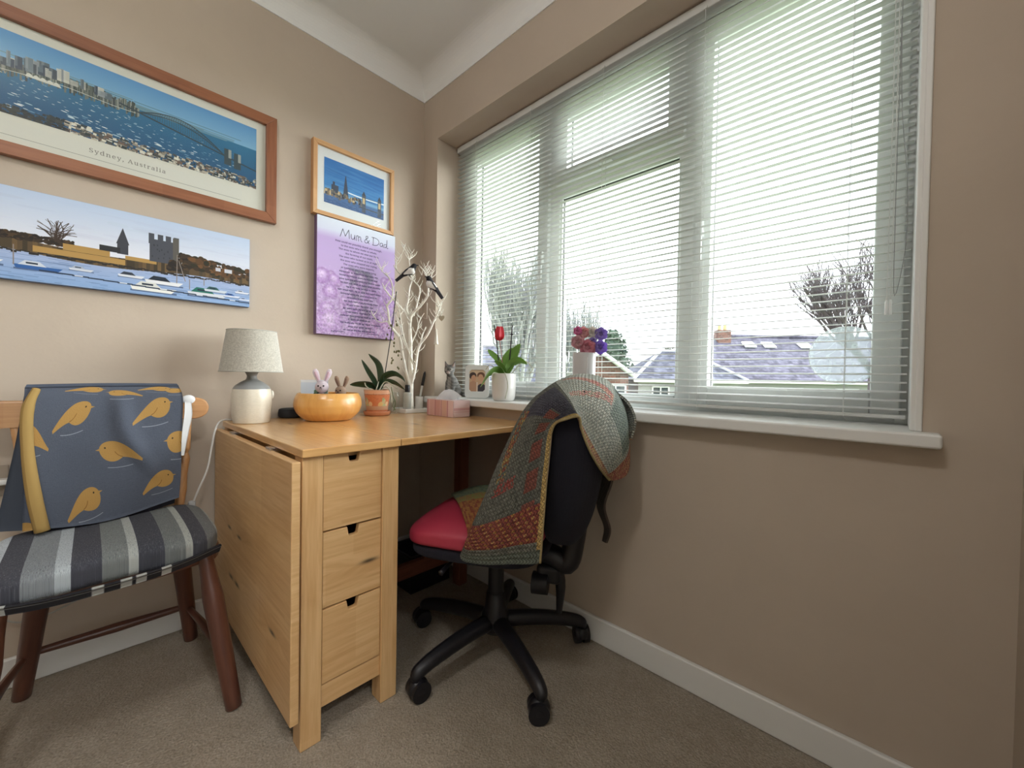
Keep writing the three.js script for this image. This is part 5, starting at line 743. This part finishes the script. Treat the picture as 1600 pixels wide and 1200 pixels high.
{
  const t = thing('photo_frame', 'small white photo frame with cut corners holding a couple photo', 'photo frame', [0.03, SY, 0.415], FACE);
  const w = 0.057, h = 0.158, k = 0.012, s = new THREE.Shape([[-w + k, 0], [w - k, 0], [w, k], [w, h - k], [w - k, h], [-w + k, h], [-w, h - k], [-w, k]].map((p) => new THREE.Vector2(...p)));
  const iw = 0.037, y0 = 0.032, y1 = 0.134, q = 0.009; s.holes.push(new THREE.Path([[-iw + q, y0], [-iw, y0 + q], [-iw, y1 - q], [-iw + q, y1], [iw - q, y1], [iw, y1 - q], [iw, y0 + q], [iw - q, y0]].map((p) => new THREE.Vector2(...p))));
  const lean = (g) => g.rotateX(-0.1).translate(0, 0.0015, 0);
  mesh('frame', lean(new THREE.ExtrudeGeometry(s, { depth: 0.009, bevelEnabled: true, bevelSize: 0.0015, bevelThickness: 0.002, bevelSegments: 2, bevelOffset: -0.0015 })), phy({ color: lin(0.66, 0.68, 0.67), roughness: 0.35, metalness: 0.1 }), t);
  mesh('photo', lean(new THREE.PlaneGeometry(0.078, 0.106).translate(0, 0.083, 0.003)), std({ roughness: 0.4, map: canvasTex(156, 212, (c, W, H) => { c.fillStyle = '#c9a888'; c.fillRect(0, 0, W, H); c.fillStyle = '#d8bfa2'; c.fillRect(0, 0, W, 60); const e = (x, y, a, b, f) => { c.fillStyle = f; c.beginPath(); c.ellipse(x, y, a, b, 0, 0, 7); c.fill(); }; e(36, 60, 34, 34, '#3a2420'); e(44, 84, 24, 32, '#c99a7c'); e(112, 54, 36, 30, '#6a4630'); e(110, 78, 25, 34, '#d0a283'); e(40, 170, 48, 60, '#b98f74'); e(120, 190, 46, 56, '#2a2430'); c.fillStyle = '#d9c7b6'; c.fillRect(70, 120, 14, 92); }) }), t);
  mesh('back', lean(new THREE.PlaneGeometry(0.1, 0.145).rotateY(Math.PI).translate(0, 0.079, 0.0005)), std({ color: lin(0.1, 0.1, 0.1) }), t); mesh('strut', limb([[0, 0.09, -0.013], [0, 0.002, -0.05]], 0.004, 8), std({ color: lin(0.2, 0.2, 0.2) }), t);
}
{
  const t = thing('potted_orchid', 'green-leaved orchid in a white pot with a red tulip bloom', 'plant', [0.02, SY, 0.602], FACE);
  mesh('pot', lathe([[0, 0], [0.038, 0], [0.045, 0.005], [0.0505, 0.022], [0.0525, 0.06], [0.053, 0.116], [0.0515, 0.118], [0.05, 0.116], [0.049, 0.06], [0.04, 0.01], [0, 0.009]], 48), phy({ color: lin(0.72, 0.71, 0.69), roughness: 0.3, clearcoat: 0.4 }), t);
  mesh('compost', ball(0.048, 0, 0.106, 0, 1, 0.13, 1), bark, t);
  for (const [sp, w, sd] of [
    [[[0.0, 0.108, 0], [-0.03, 0.135, 0.02], [-0.065, 0.12, 0.045], [-0.098, 0.06, 0.06]], 0.046, [0.2, 0.7, 0.6]],
    [[[0.005, 0.11, 0], [0.025, 0.16, 0.0], [0.045, 0.21, 0.0], [0.068, 0.25, 0.005]], 0.046, [0.85, -0.4, 0.35]],
    [[[0.005, 0.11, 0], [0.03, 0.16, 0.015], [0.065, 0.175, 0.03], [0.1, 0.16, 0.04]], 0.038, [-0.2, 0.8, 0.6]],
    [[[0.0, 0.11, 0], [-0.005, 0.145, 0.02], [-0.025, 0.165, 0.025], [-0.042, 0.172, 0.025]], 0.026, [0.3, 0.8, 0.5]],
    [[[0.0, 0.11, -0.01], [-0.03, 0.18, -0.03], [-0.06, 0.21, -0.04], [-0.075, 0.225, -0.04]], 0.026, [0.5, 0.7, -0.3]],
    [[[0.0, 0.11, -0.01], [0.0, 0.18, -0.03], [0.02, 0.215, -0.04], [0.035, 0.235, -0.04]], 0.026, [0.6, -0.5, 0.5]]]) mesh('leaf', leaf(sp, w, sd, 0.2), leafLight, t);
  const stk = std({ color: lin(0.03, 0.025, 0.03), roughness: 0.7 });
  mesh('stake', [limb([[-0.02, 0.11, 0], [-0.03, 0.22, -0.002], [-0.046, 0.33, 0]], 0.0024, 8), ball(0.005, -0.039, 0.281, 0)], stk, t); mesh('stake', [limb([[0.018, 0.11, 0], [0.026, 0.22, 0], [0.033, 0.33, 0]], 0.0024, 8), ball(0.005, 0.031, 0.29, 0, 1.4, 0.8, 1)], stk, t);
  for (const p of [[[0.005, 0.112, 0.035], [0.005, 0.12, 0.053], [0.018, 0.07, 0.057], [0.008, 0.012, 0.054]], [[-0.015, 0.115, 0.03], [-0.045, 0.12, 0.045], [-0.052, 0.09, 0.05]], [[0.03, 0.115, 0], [0.09, 0.175, -0.01], [0.125, 0.14, -0.01], [0.11, 0.12, 0.0]], [[-0.01, 0.112, 0], [-0.06, 0.155, 0.01], [-0.08, 0.135, 0.01]]]) mesh('aerial_root', limb(p, 0.0023, 7), root, t);
  mesh('tulip_stem', limb([[-0.005, 0.11, 0.0], [-0.012, 0.2, 0.004], [-0.0225, 0.264, 0.004]], 0.0018, 7), std({ color: lin(0.28, 0.08, 0.07), roughness: 0.6 }), t);
  const red = phy({ color: lin(0.55, 0.012, 0.03), roughness: 0.55, sheen: 0.3, sheenColor: lin(0.8, 0.1, 0.1) });
  for (let i = 0; i < 6; i++) { const a = i / 6 * Math.PI * 2, r = i % 2 ? 0.92 : 1, q = (k, y) => [-0.0225 + Math.cos(a) * k * r, 0.264 + y, 0.004 + Math.sin(a) * k * r]; mesh('tulip_petal', leaf([q(0.002, 0), q(0.0155, 0.012), q(0.0165, 0.034), q(0.012, 0.058)], 0.023, [-Math.sin(a), 0, Math.cos(a)], -0.3, (s) => Math.pow(Math.sin(Math.PI * (0.14 + s * 0.76)), 0.6)), red, t); }
}
{
  const t = thing('black_clip', 'small flat black clip lying on the window board', 'clip', [0.013, SY, 0.8], 1.2); mesh('clip', [box(0.06, 0.005, 0.014, 0, 0.003, 0, 0.002), limb([[-0.03, 0.004, 0], [-0.042, 0.005, 0.004], [-0.048, 0.004, -0.002]], 0.0018, 6)], M.blackPlastic, t);
}
{
  const t = thing('flower_vase', 'grey-white cylinder vase on the window board behind the office chair', 'vase', [0.03, SY, 1.006], FACE);
  mesh('vase', lathe([[0, 0], [0.036, 0], [0.041, 0.004], [0.0415, 0.1], [0.0425, 0.192], [0.041, 0.195], [0.0395, 0.192], [0.0385, 0.1], [0.037, 0.008], [0, 0.007]], 44), phy({ color: lin(0.6, 0.59, 0.6), roughness: 0.4, clearcoat: 0.2 }), t);
  mesh('raised_line', limb([[0.004, 0.18, 0.042], [0.003, 0.1, 0.0425], [0.006, 0.05, 0.0425], [-0.005, 0.03, 0.042]], 0.0016, 6), std({ color: lin(0.74, 0.73, 0.73), roughness: 0.4 }), t);
  const at = (x, y) => [(x - 455) / 10.9 / 423, 0.196 + (680 - y) / 10.9 / 423];
  const F = [['deep pink', lin(0.62, 0.04, 0.3), 330, 310, 0.011, 0.01], ['salmon pink', lin(0.68, 0.3, 0.3), 430, 330, 0.015, 0.0], ['dusty pink', lin(0.6, 0.3, 0.33), 330, 500, 0.017, 0.014], ['rose pink', lin(0.62, 0.16, 0.24), 490, 590, 0.02, 0.02], ['cream', lin(0.66, 0.62, 0.55), 590, 320, 0.015, -0.01], ['violet', lin(0.2, 0.1, 0.52), 730, 350, 0.0165, 0.0], ['small indigo', lin(0.16, 0.07, 0.5), 580, 480, 0.01, 0.012], ['purple', lin(0.2, 0.07, 0.6), 710, 580, 0.0175, 0.014]];
  for (const [nm, c, x, y, r0, z] of F) {
    const r = r0 * 1.4;
    const p = at(x, y), f = thing('fabric_flower', `${nm} fabric flower in the grey-white vase`, 'flower', [0.03 + p[0] * Math.cos(FACE) + z * Math.sin(FACE), SY + p[1], 1.006 - p[0] * Math.sin(FACE) + z * Math.cos(FACE)], FACE, 'fabric flowers in the vase');
    const pm = phy({ color: c.clone().lerp(lin(1, 0.9, 0.95), 0.2), roughness: 0.95, transmission: 0.55, thickness: 0 });
    mesh('heart', ball(r * 0.42, 0, 0, 0, 1, 1, 0.9), pm, f);
    for (let ring = 0; ring < 2; ring++) for (let i = 0; i < 6; i++) { const a = i / 6 * 6.283 + ring * 0.5, k = ring ? 1 : 0.66, q = (d, h) => [Math.cos(a) * d * r * k, Math.sin(a) * d * r * k, h * r]; mesh('petal', leaf([q(0.1, -0.2), q(0.55, ring ? 0.05 : 0.35), q(0.9, ring ? 0.25 : 0.7), q(1.12, ring ? 0.2 : 0.75)], r * 0.95 * k, [-Math.sin(a), Math.cos(a), 0.05], 0.25), pm, f); }
    mesh('stem', limb([[0, -r * 0.2, -r * 0.3], [-p[0] * 0.6, (0.15 - p[1]) * 0.4, -z * 0.5 - 0.002], [-p[0] * 0.9, 0.12 - p[1], -z]], 0.0013, 6), std({ color: lin(0.1, 0.2, 0.08) }), f);
  }
}
{ // frosted round film stuck on the inside of the right-hand pane
  const t = thing('window_sticker', 'round frosted patterned sticker on the right-hand window pane', 'sticker', [0.2045, 0.994, 1.738]);
  const al = tex(256, (u, v) => { const x = u * 2 - 1, y = v * 2 - 1, r = Math.hypot(x, y), a = Math.atan2(y, x), ring = r > 0.88 && r < 0.96 && Math.sin(a * 44) > 0.1 ? 45 : 0, web = Math.abs(Math.sin(x * 5 + noise(u * 6, v * 6, 6, 2) * 5)) < 0.09 || Math.abs(Math.sin(y * 6 + noise(u * 5, v * 5, 5, 7) * 4)) < 0.09 ? 40 : 0; return 72 + ring + web; }, null, false);
  mesh('film', new THREE.CylinderGeometry(0.079, 0.079, 0.0008, 64).rotateZ(Math.PI / 2), std({ color: lin(0.85, 0.92, 0.95), alphaMap: al, transparent: true, roughness: 0.6 }), t);
  mesh('rim', new THREE.TorusGeometry(0.079, 0.0012, 8, 80).rotateY(Math.PI / 2), std({ color: lin(0.8, 0.86, 0.88), roughness: 0.4 }), t);
}
// ------------------------------------------------------------------ outside: gardens, houses, bare trees
const GY = -1.6, CAM = camera.position;
const out = (X, D, y = GY) => [CAM.x + 0.6875 * X + 0.7262 * D, y, CAM.z + 0.726 * X - 0.6873 * D]; // metres right of and beyond the camera
struct('ground', plain(-110, 140, GY - 0.3, GY, -110, 110), std({ map: tex(256, (u, v) => { const n = (fbm(u * 12, v * 12, 12, 3) - 0.5) * 60; return [96 + n, 112 + n, 70 + n * 0.7]; }, 0.12), roughness: 1 }));
const tileMap = (a, s) => tex(256, (u, v) => { const row = Math.floor(v * 16), n = (hash(row, Math.floor((u + (row & 1) * 0.03) * 16), s) - 0.5) * 34 + (noise(u * 40, v * 40, 40, s) - 0.5) * 34, e = (v * 16) % 1 < 0.14 ? -34 : 0; return a.map((c) => c + n + e); }, 0.22);
const R1 = std({ map: tileMap([76, 74, 90], 3), roughness: 0.9 }), R2 = std({ map: tileMap([78, 80, 94], 9), roughness: 0.9 }), render_ = std({ color: lin(0.42, 0.42, 0.41), roughness: 0.9 });
const brickM = std({ roughness: 0.95, map: tex(256, (u, v) => { const r = Math.floor(v * 16), b = Math.floor(u * 8 + (r & 1) * 0.5), m = (v * 16) % 1 < 0.13 || (u * 8 + (r & 1) * 0.5) % 1 < 0.06, n = (hash(b, r, 4) - 0.5) * 44; return m ? [132, 124, 114] : [112 + n, 76 + n * 0.6, 66 + n * 0.5]; }, 0.55) });
const slab = (P) => { // a roof plane of four corners, 12 cm thick
  const g = new THREE.BufferGeometry(), n = V(...P[1]).sub(V(...P[0])).cross(V(...P[3]).sub(V(...P[0]))).normalize().multiplyScalar(n0(P)), pos = [], uv = [], q = P.map((p) => V(...p)), b = q.map((p) => p.clone().sub(n));
  const e1 = q[1].clone().sub(q[0]).normalize(), quad = (a) => { for (const i of [0, 1, 2, 0, 2, 3]) { pos.push(a[i].x, a[i].y, a[i].z); const d = a[i].clone().sub(q[0]); uv.push(d.dot(e1), d.clone().addScaledVector(e1, -d.dot(e1)).length()); } };
  quad(q); quad([...b].reverse()); for (let i = 0; i < 4; i++) quad([q[i], b[i], b[(i + 1) % 4], q[(i + 1) % 4]]);
  g.setAttribute('position', new THREE.Float32BufferAttribute(pos, 3)); g.setAttribute('uv', new THREE.Float32BufferAttribute(uv, 2)); g.computeVertexNormals(); return g;
};
function n0(P) { const n = V(...P[1]).sub(V(...P[0])).cross(V(...P[3]).sub(V(...P[0]))); return n.y > 0 ? 0.12 : -0.12; }
function windowsOn(t, list, z) { for (const [x0, x1, y0, y1] of list) { const f = mesh('window', [span(x0, x1, y0, y0 + 0.07, z, z + 0.06, 0.01), span(x0, x1, y1 - 0.07, y1, z, z + 0.06, 0.01), span(x0, x0 + 0.07, y0, y1, z, z + 0.06, 0.01), span(x1 - 0.07, x1, y0, y1, z, z + 0.06, 0.01), span((x0 + x1) / 2 - 0.03, (x0 + x1) / 2 + 0.03, y0, y1, z, z + 0.06, 0.01)], M.whitePaint, t); mesh('pane', plain(x0 + 0.05, x1 - 0.05, y0 + 0.05, y1 - 0.05, z - 0.01, z + 0.02), phy({ color: lin(0.05, 0.06, 0.07), roughness: 0.08 }), f); } }
// every house stands in its own axes: x to the right, z towards the camera, y up from the ground
{ // long roof with three roof windows, right-hand pane
  const t = thing('house', 'long bungalow with a purple-grey tiled roof and three roof windows', 'house', out(17.4, 22), FACE), e = 1.13 - GY, r = 3.78 - GY;
  mesh('wall', plain(-5.8, 6.4, 0, e, -8, -0.5), render_, t);
  const rf = mesh('roof', slab([[-6.2, e - 0.1, 0], [6.8, e - 0.1, 0], [6.8, r, -4.1], [-6.2, r, -4.1]]), R1, t);
  mesh('roof', slab([[6.8, e - 0.1, -8.4], [-6.2, e - 0.1, -8.4], [-6.2, r, -4.1], [6.8, r, -4.1]]), R1, t);
  mesh('ridge', limb([[-6.2, r + 0.02, -4.1], [6.8, r + 0.02, -4.1]], 0.13, 8), R1, rf);
  mesh('gutter', span(-6.2, 6.8, e - 0.3, e - 0.12, 0.0, 0.12, 0.03), M.whitePaint, t);
  const sl = Math.atan2(r - e + 0.1, 4.1);
  for (const px of [1168.5, 1199, 1255]) { const x = (px - 800) / 631.6 * 25.1 - 17.4, k = 0.77, g = (q) => q.rotateX(Math.PI / 2 - Math.PI / 2 + sl - Math.PI / 2 + Math.PI / 2).translate(x, e - 0.1 + (r - e + 0.1) * k + 0.06, -4.1 * k + 0.06); const f = mesh('roof_window', g(new RoundedBoxGeometry(0.68, 0.1, 0.62, 2, 0.02)), M.whitePaint, t); mesh('pane', g(new THREE.BoxGeometry(0.56, 0.104, 0.5)), phy({ color: lin(0.75, 0.8, 0.84), roughness: 0.05, metalness: 0.7 }), f); }
  const ch = mesh('chimney', plain(-4.5, -3.7, r - 0.9, r + 0.35, -4.0, -3.4), brickM, t); mesh('chimney_pot', [cyl(0.12, 0.1, 0.35, -4.3, r + 0.35, -3.7, 14), cyl(0.12, 0.1, 0.35, -3.95, r + 0.35, -3.7, 14)], std({ color: lin(0.5, 0.42, 0.22), roughness: 0.9 }), ch);
  windowsOn(t, [[-4.6, -3.4, 0.95, 2.2], [-2.4, -1.2, 0.95, 2.2], [0.6, 1.9, 0.95, 2.2], [3.4, 4.6, 0.95, 2.2]], -0.5);
}
{ // white bungalow with a hipped roof, left of the centre mullion
  const t = thing('house', 'white bungalow with a hipped grey roof beside the window mullion', 'house', out(7.9, 18), FACE), e = 1.0 - GY, r = 2.36 - GY;
  mesh('wall', plain(-2.2, 2.3, 0.55, e, -4, -0.25), render_, t); mesh('plinth', plain(-2.25, 2.35, 0, 0.56, -4.05, -0.2), brickM, t);
  const A = [[-2.5, e - 0.05, 0], [2.6, e - 0.05, 0], [2.6, e - 0.05, -4.3], [-2.5, e - 0.05, -4.3]], p = [-0.55, r, -2.1], q = [0.8, r, -2.1];
  mesh('roof', slab([A[0], A[1], q, p]), R2, t); mesh('roof', slab([A[2], A[3], p, q]), R2, t); mesh('roof', slab([A[3], A[0], p, [p[0], p[1], p[2] - 0.01]]), R2, t); mesh('roof', slab([A[1], A[2], [q[0], q[1], q[2] - 0.01], q]), R2, t);
  mesh('hip_ridge', [limb([A[0], p], 0.08, 8), limb([A[1], q], 0.08, 8), limb([p, q], 0.08, 8)], std({ color: lin(0.4, 0.41, 0.46), roughness: 0.8 }), t); mesh('gutter', span(-2.5, 2.6, e - 0.2, e - 0.06, 0, 0.1, 0.03), M.whitePaint, t);
  windowsOn(t, [[-1.6, -0.8, 1.0, 2.25], [-0.5, 0.4, 1.0, 2.25]], -0.25);
}
{ // brick house with its gable to the window
  const t = thing('house', 'brick house with a white-edged gable behind the flower vase', 'house', out(3.7, 17), FACE), e = 1.25 - GY, r = 2.12 - GY;
  const s = new THREE.Shape([[-1.25, 0], [1.25, 0], [1.25, e], [0, r - 0.06], [-1.25, e]].map((v) => new THREE.Vector2(...v))); mesh('wall', metreUV(new THREE.ExtrudeGeometry(s, { depth: 5, bevelEnabled: false }).translate(0, 0, -5.2)), brickM, t);
  mesh('roof', slab([[0, r, -5.3], [0, r, 0], [1.45, e - 0.12, 0], [1.45, e - 0.12, -5.3]]), R2, t); mesh('roof', slab([[0, r, 0], [0, r, -5.3], [-1.45, e - 0.12, -5.3], [-1.45, e - 0.12, 0]]), R2, t);
  mesh('barge_board', [limb([[0, r - 0.05, 0.02], [1.42, e - 0.17, 0.02]], 0.09, 6), limb([[0, r - 0.05, 0.02], [-1.42, e - 0.17, 0.02]], 0.09, 6)], M.whitePaint, t);
  windowsOn(t, [[0.25, 1.15, 1.35, 2.3], [-1.1, -0.2, 1.35, 2.3]], -0.2);
}
{
  const t = thing('house', 'blue-grey roofed house seen through the bare willow on the left', 'house', out(-0.6, 17.5), FACE), e = 0.75 - GY, r = 2.55 - GY;
  mesh('wall', plain(-3.2, 1.9, 0, e, -6, -0.4), brickM, t); mesh('roof', slab([[-3.5, e - 0.1, 0], [2.2, e - 0.1, 0], [2.2, r, -3.2], [-3.5, r, -3.2]]), R2, t); mesh('roof', slab([[2.2, e - 0.1, -6.4], [-3.5, e - 0.1, -6.4], [-3.5, r, -3.2], [2.2, r, -3.2]]), R2, t);
  mesh('gutter', span(-3.5, 2.2, e - 0.28, e - 0.12, 0, 0.12, 0.03), M.whitePaint, t); windowsOn(t, [[-2.6, -1.4, 0.8, 1.9], [-0.4, 1.0, 0.8, 1.9]], -0.4);
}
function bareTree(label, base, trunkTop, spread, up, levels, r0, len, s, tint) {
  seed = s; const t = thing('bare_tree', label, 'tree', base, FACE), m = std({ color: tint, roughness: 1 }), tw = [];
  mesh('trunk', limb([[0, -0.1, 0], [0.03, trunkTop * 0.5, 0], [0, trunkTop, 0]], [r0 * 1.3, r0, r0 * 0.85], 10), m, t);
  const grow = (p, d, L, r, lv) => {
    const e = p.clone().addScaledVector(d, L), mid = p.clone().addScaledVector(d, L * 0.5).add(V(rr(-1, 1), rr(-0.5, 1), rr(-1, 1)).multiplyScalar(L * 0.08)), g = limb([p, mid, e], [r, r * 0.8, r * 0.6], lv > 2 ? 6 : 4, 2);
    if (lv === levels) mesh('bough', g, m, t); else tw.push(g);
    if (lv <= 0) return; const n = lv === levels ? 5 : 3 + (rnd() < 0.5 ? 1 : 0);
    for (let i = 0; i < n; i++) { const f = rr(0.4, 1), q = p.clone().lerp(e, f), a = V(rr(-1, 1) * spread, up + rr(-0.3, 0.5), rr(-1, 1) * spread).normalize(); grow(q, d.clone().multiplyScalar(0.9).add(a.multiplyScalar(0.75)).normalize(), L * rr(0.6, 0.85), r * 0.58, lv - 1); }
  };
  for (let i = 0; i < 7; i++) { const a = i / 7 * 6.28 + rr(0, 0.6); grow(V(0, trunkTop * rr(0.8, 1), 0), V(Math.cos(a) * spread * 0.8, up + 0.3, Math.sin(a) * spread * 0.8).normalize(), len, r0 * 0.55, levels); }
  tag(mesh('twigs', tw, m, t), null, null, null, 'stuff'); return t;
}
bareTree('bare willow tree with fanned twigs outside the left-hand pane', out(0.25, 13.5), 1.7, 0.62, 0.95, 4, 0.16, 2.05, 5, lin(0.27, 0.28, 0.27));
bareTree('small bare shrub tree left of the vase through the middle pane', out(2.2, 14.6), 1.6, 0.5, 0.9, 3, 0.09, 1.75, 15, lin(0.26, 0.27, 0.26));
bareTree('bare branching tree at the right-hand edge of the window', out(11.6, 13), 3.0, 1.0, 0.65, 4, 0.15, 1.75, 33, lin(0.1, 0.08, 0.09));
function bushy(name, label, base, blobs, tint, s) { // a leafy crown as a mass of small leaf tufts round a solid core
  seed = s; const t = thing(name, label, 'tree', base, FACE), g = [], core = [];
  for (const [x, y, z, r, sy] of blobs) { core.push(ball(r * 0.82, x, y, z, 1, sy, 1, 10)); for (let i = 0; i < 170; i++) { const a = rr(0, 6.283), b = Math.acos(rr(-1, 1)), k = r * rr(0.78, 1.08); g.push(new THREE.TetrahedronGeometry(r * rr(0.1, 0.2)).rotateX(rr(0, 3)).rotateY(rr(0, 3)).translate(x + Math.sin(b) * Math.cos(a) * k, y + Math.cos(b) * k * sy, z + Math.sin(b) * Math.sin(a) * k)); } }
  const m = std({ color: tint, roughness: 1 }); mesh('crown', core, m, t); tag(mesh('leaves', g, m, t), null, null, null, 'stuff'); mesh('trunk', cyl(0.16, 0.12, Math.max(0.6, blobs[0][1] - blobs[0][3] * 0.5), 0, 0, 0, 8), std({ color: lin(0.1, 0.08, 0.06), roughness: 1 }), t);
}
bushy('conifer_tree', 'dark conifer standing behind the flower vase', out(6.9, 28), [[0, 2, 0, 1.7, 1], [0, 3.4, 0, 1.3, 1.1], [0.1, 4.6, 0, 0.9, 1.2], [0, 5.4, 0, 0.5, 1.3]], lin(0.05, 0.08, 0.05), 3);
bushy('round_tree', 'rounded grey-green tree above the hipped bungalow roof', out(15.4, 41), [[0, 3.6, 0, 1.6, 1], [0.6, 4.7, 0, 1.1, 1], [-0.9, 3, 0, 1.2, 1]], lin(0.1, 0.12, 0.09), 8);
bushy('hedge', 'long distant hedge between the gabled house and hipped bungalow', out(11, 36), Array.from({ length: 8 }, (_, i) => [(i - 3.5) * 1.1, 2.2 + 0.3 * Math.sin(i * 2.1), 0, 1.3, 1.1]), lin(0.09, 0.1, 0.07), 12);

// ------------------------------------------------------------------ render
const renderer = new THREE.WebGLRenderer({ antialias: true });
renderer.toneMapping = THREE.LinearToneMapping; renderer.toneMappingExposure = EXPOSURE; renderer.shadowMap.enabled = true; renderer.shadowMap.type = THREE.PCFSoftShadowMap;
renderer.render(scene, camera);
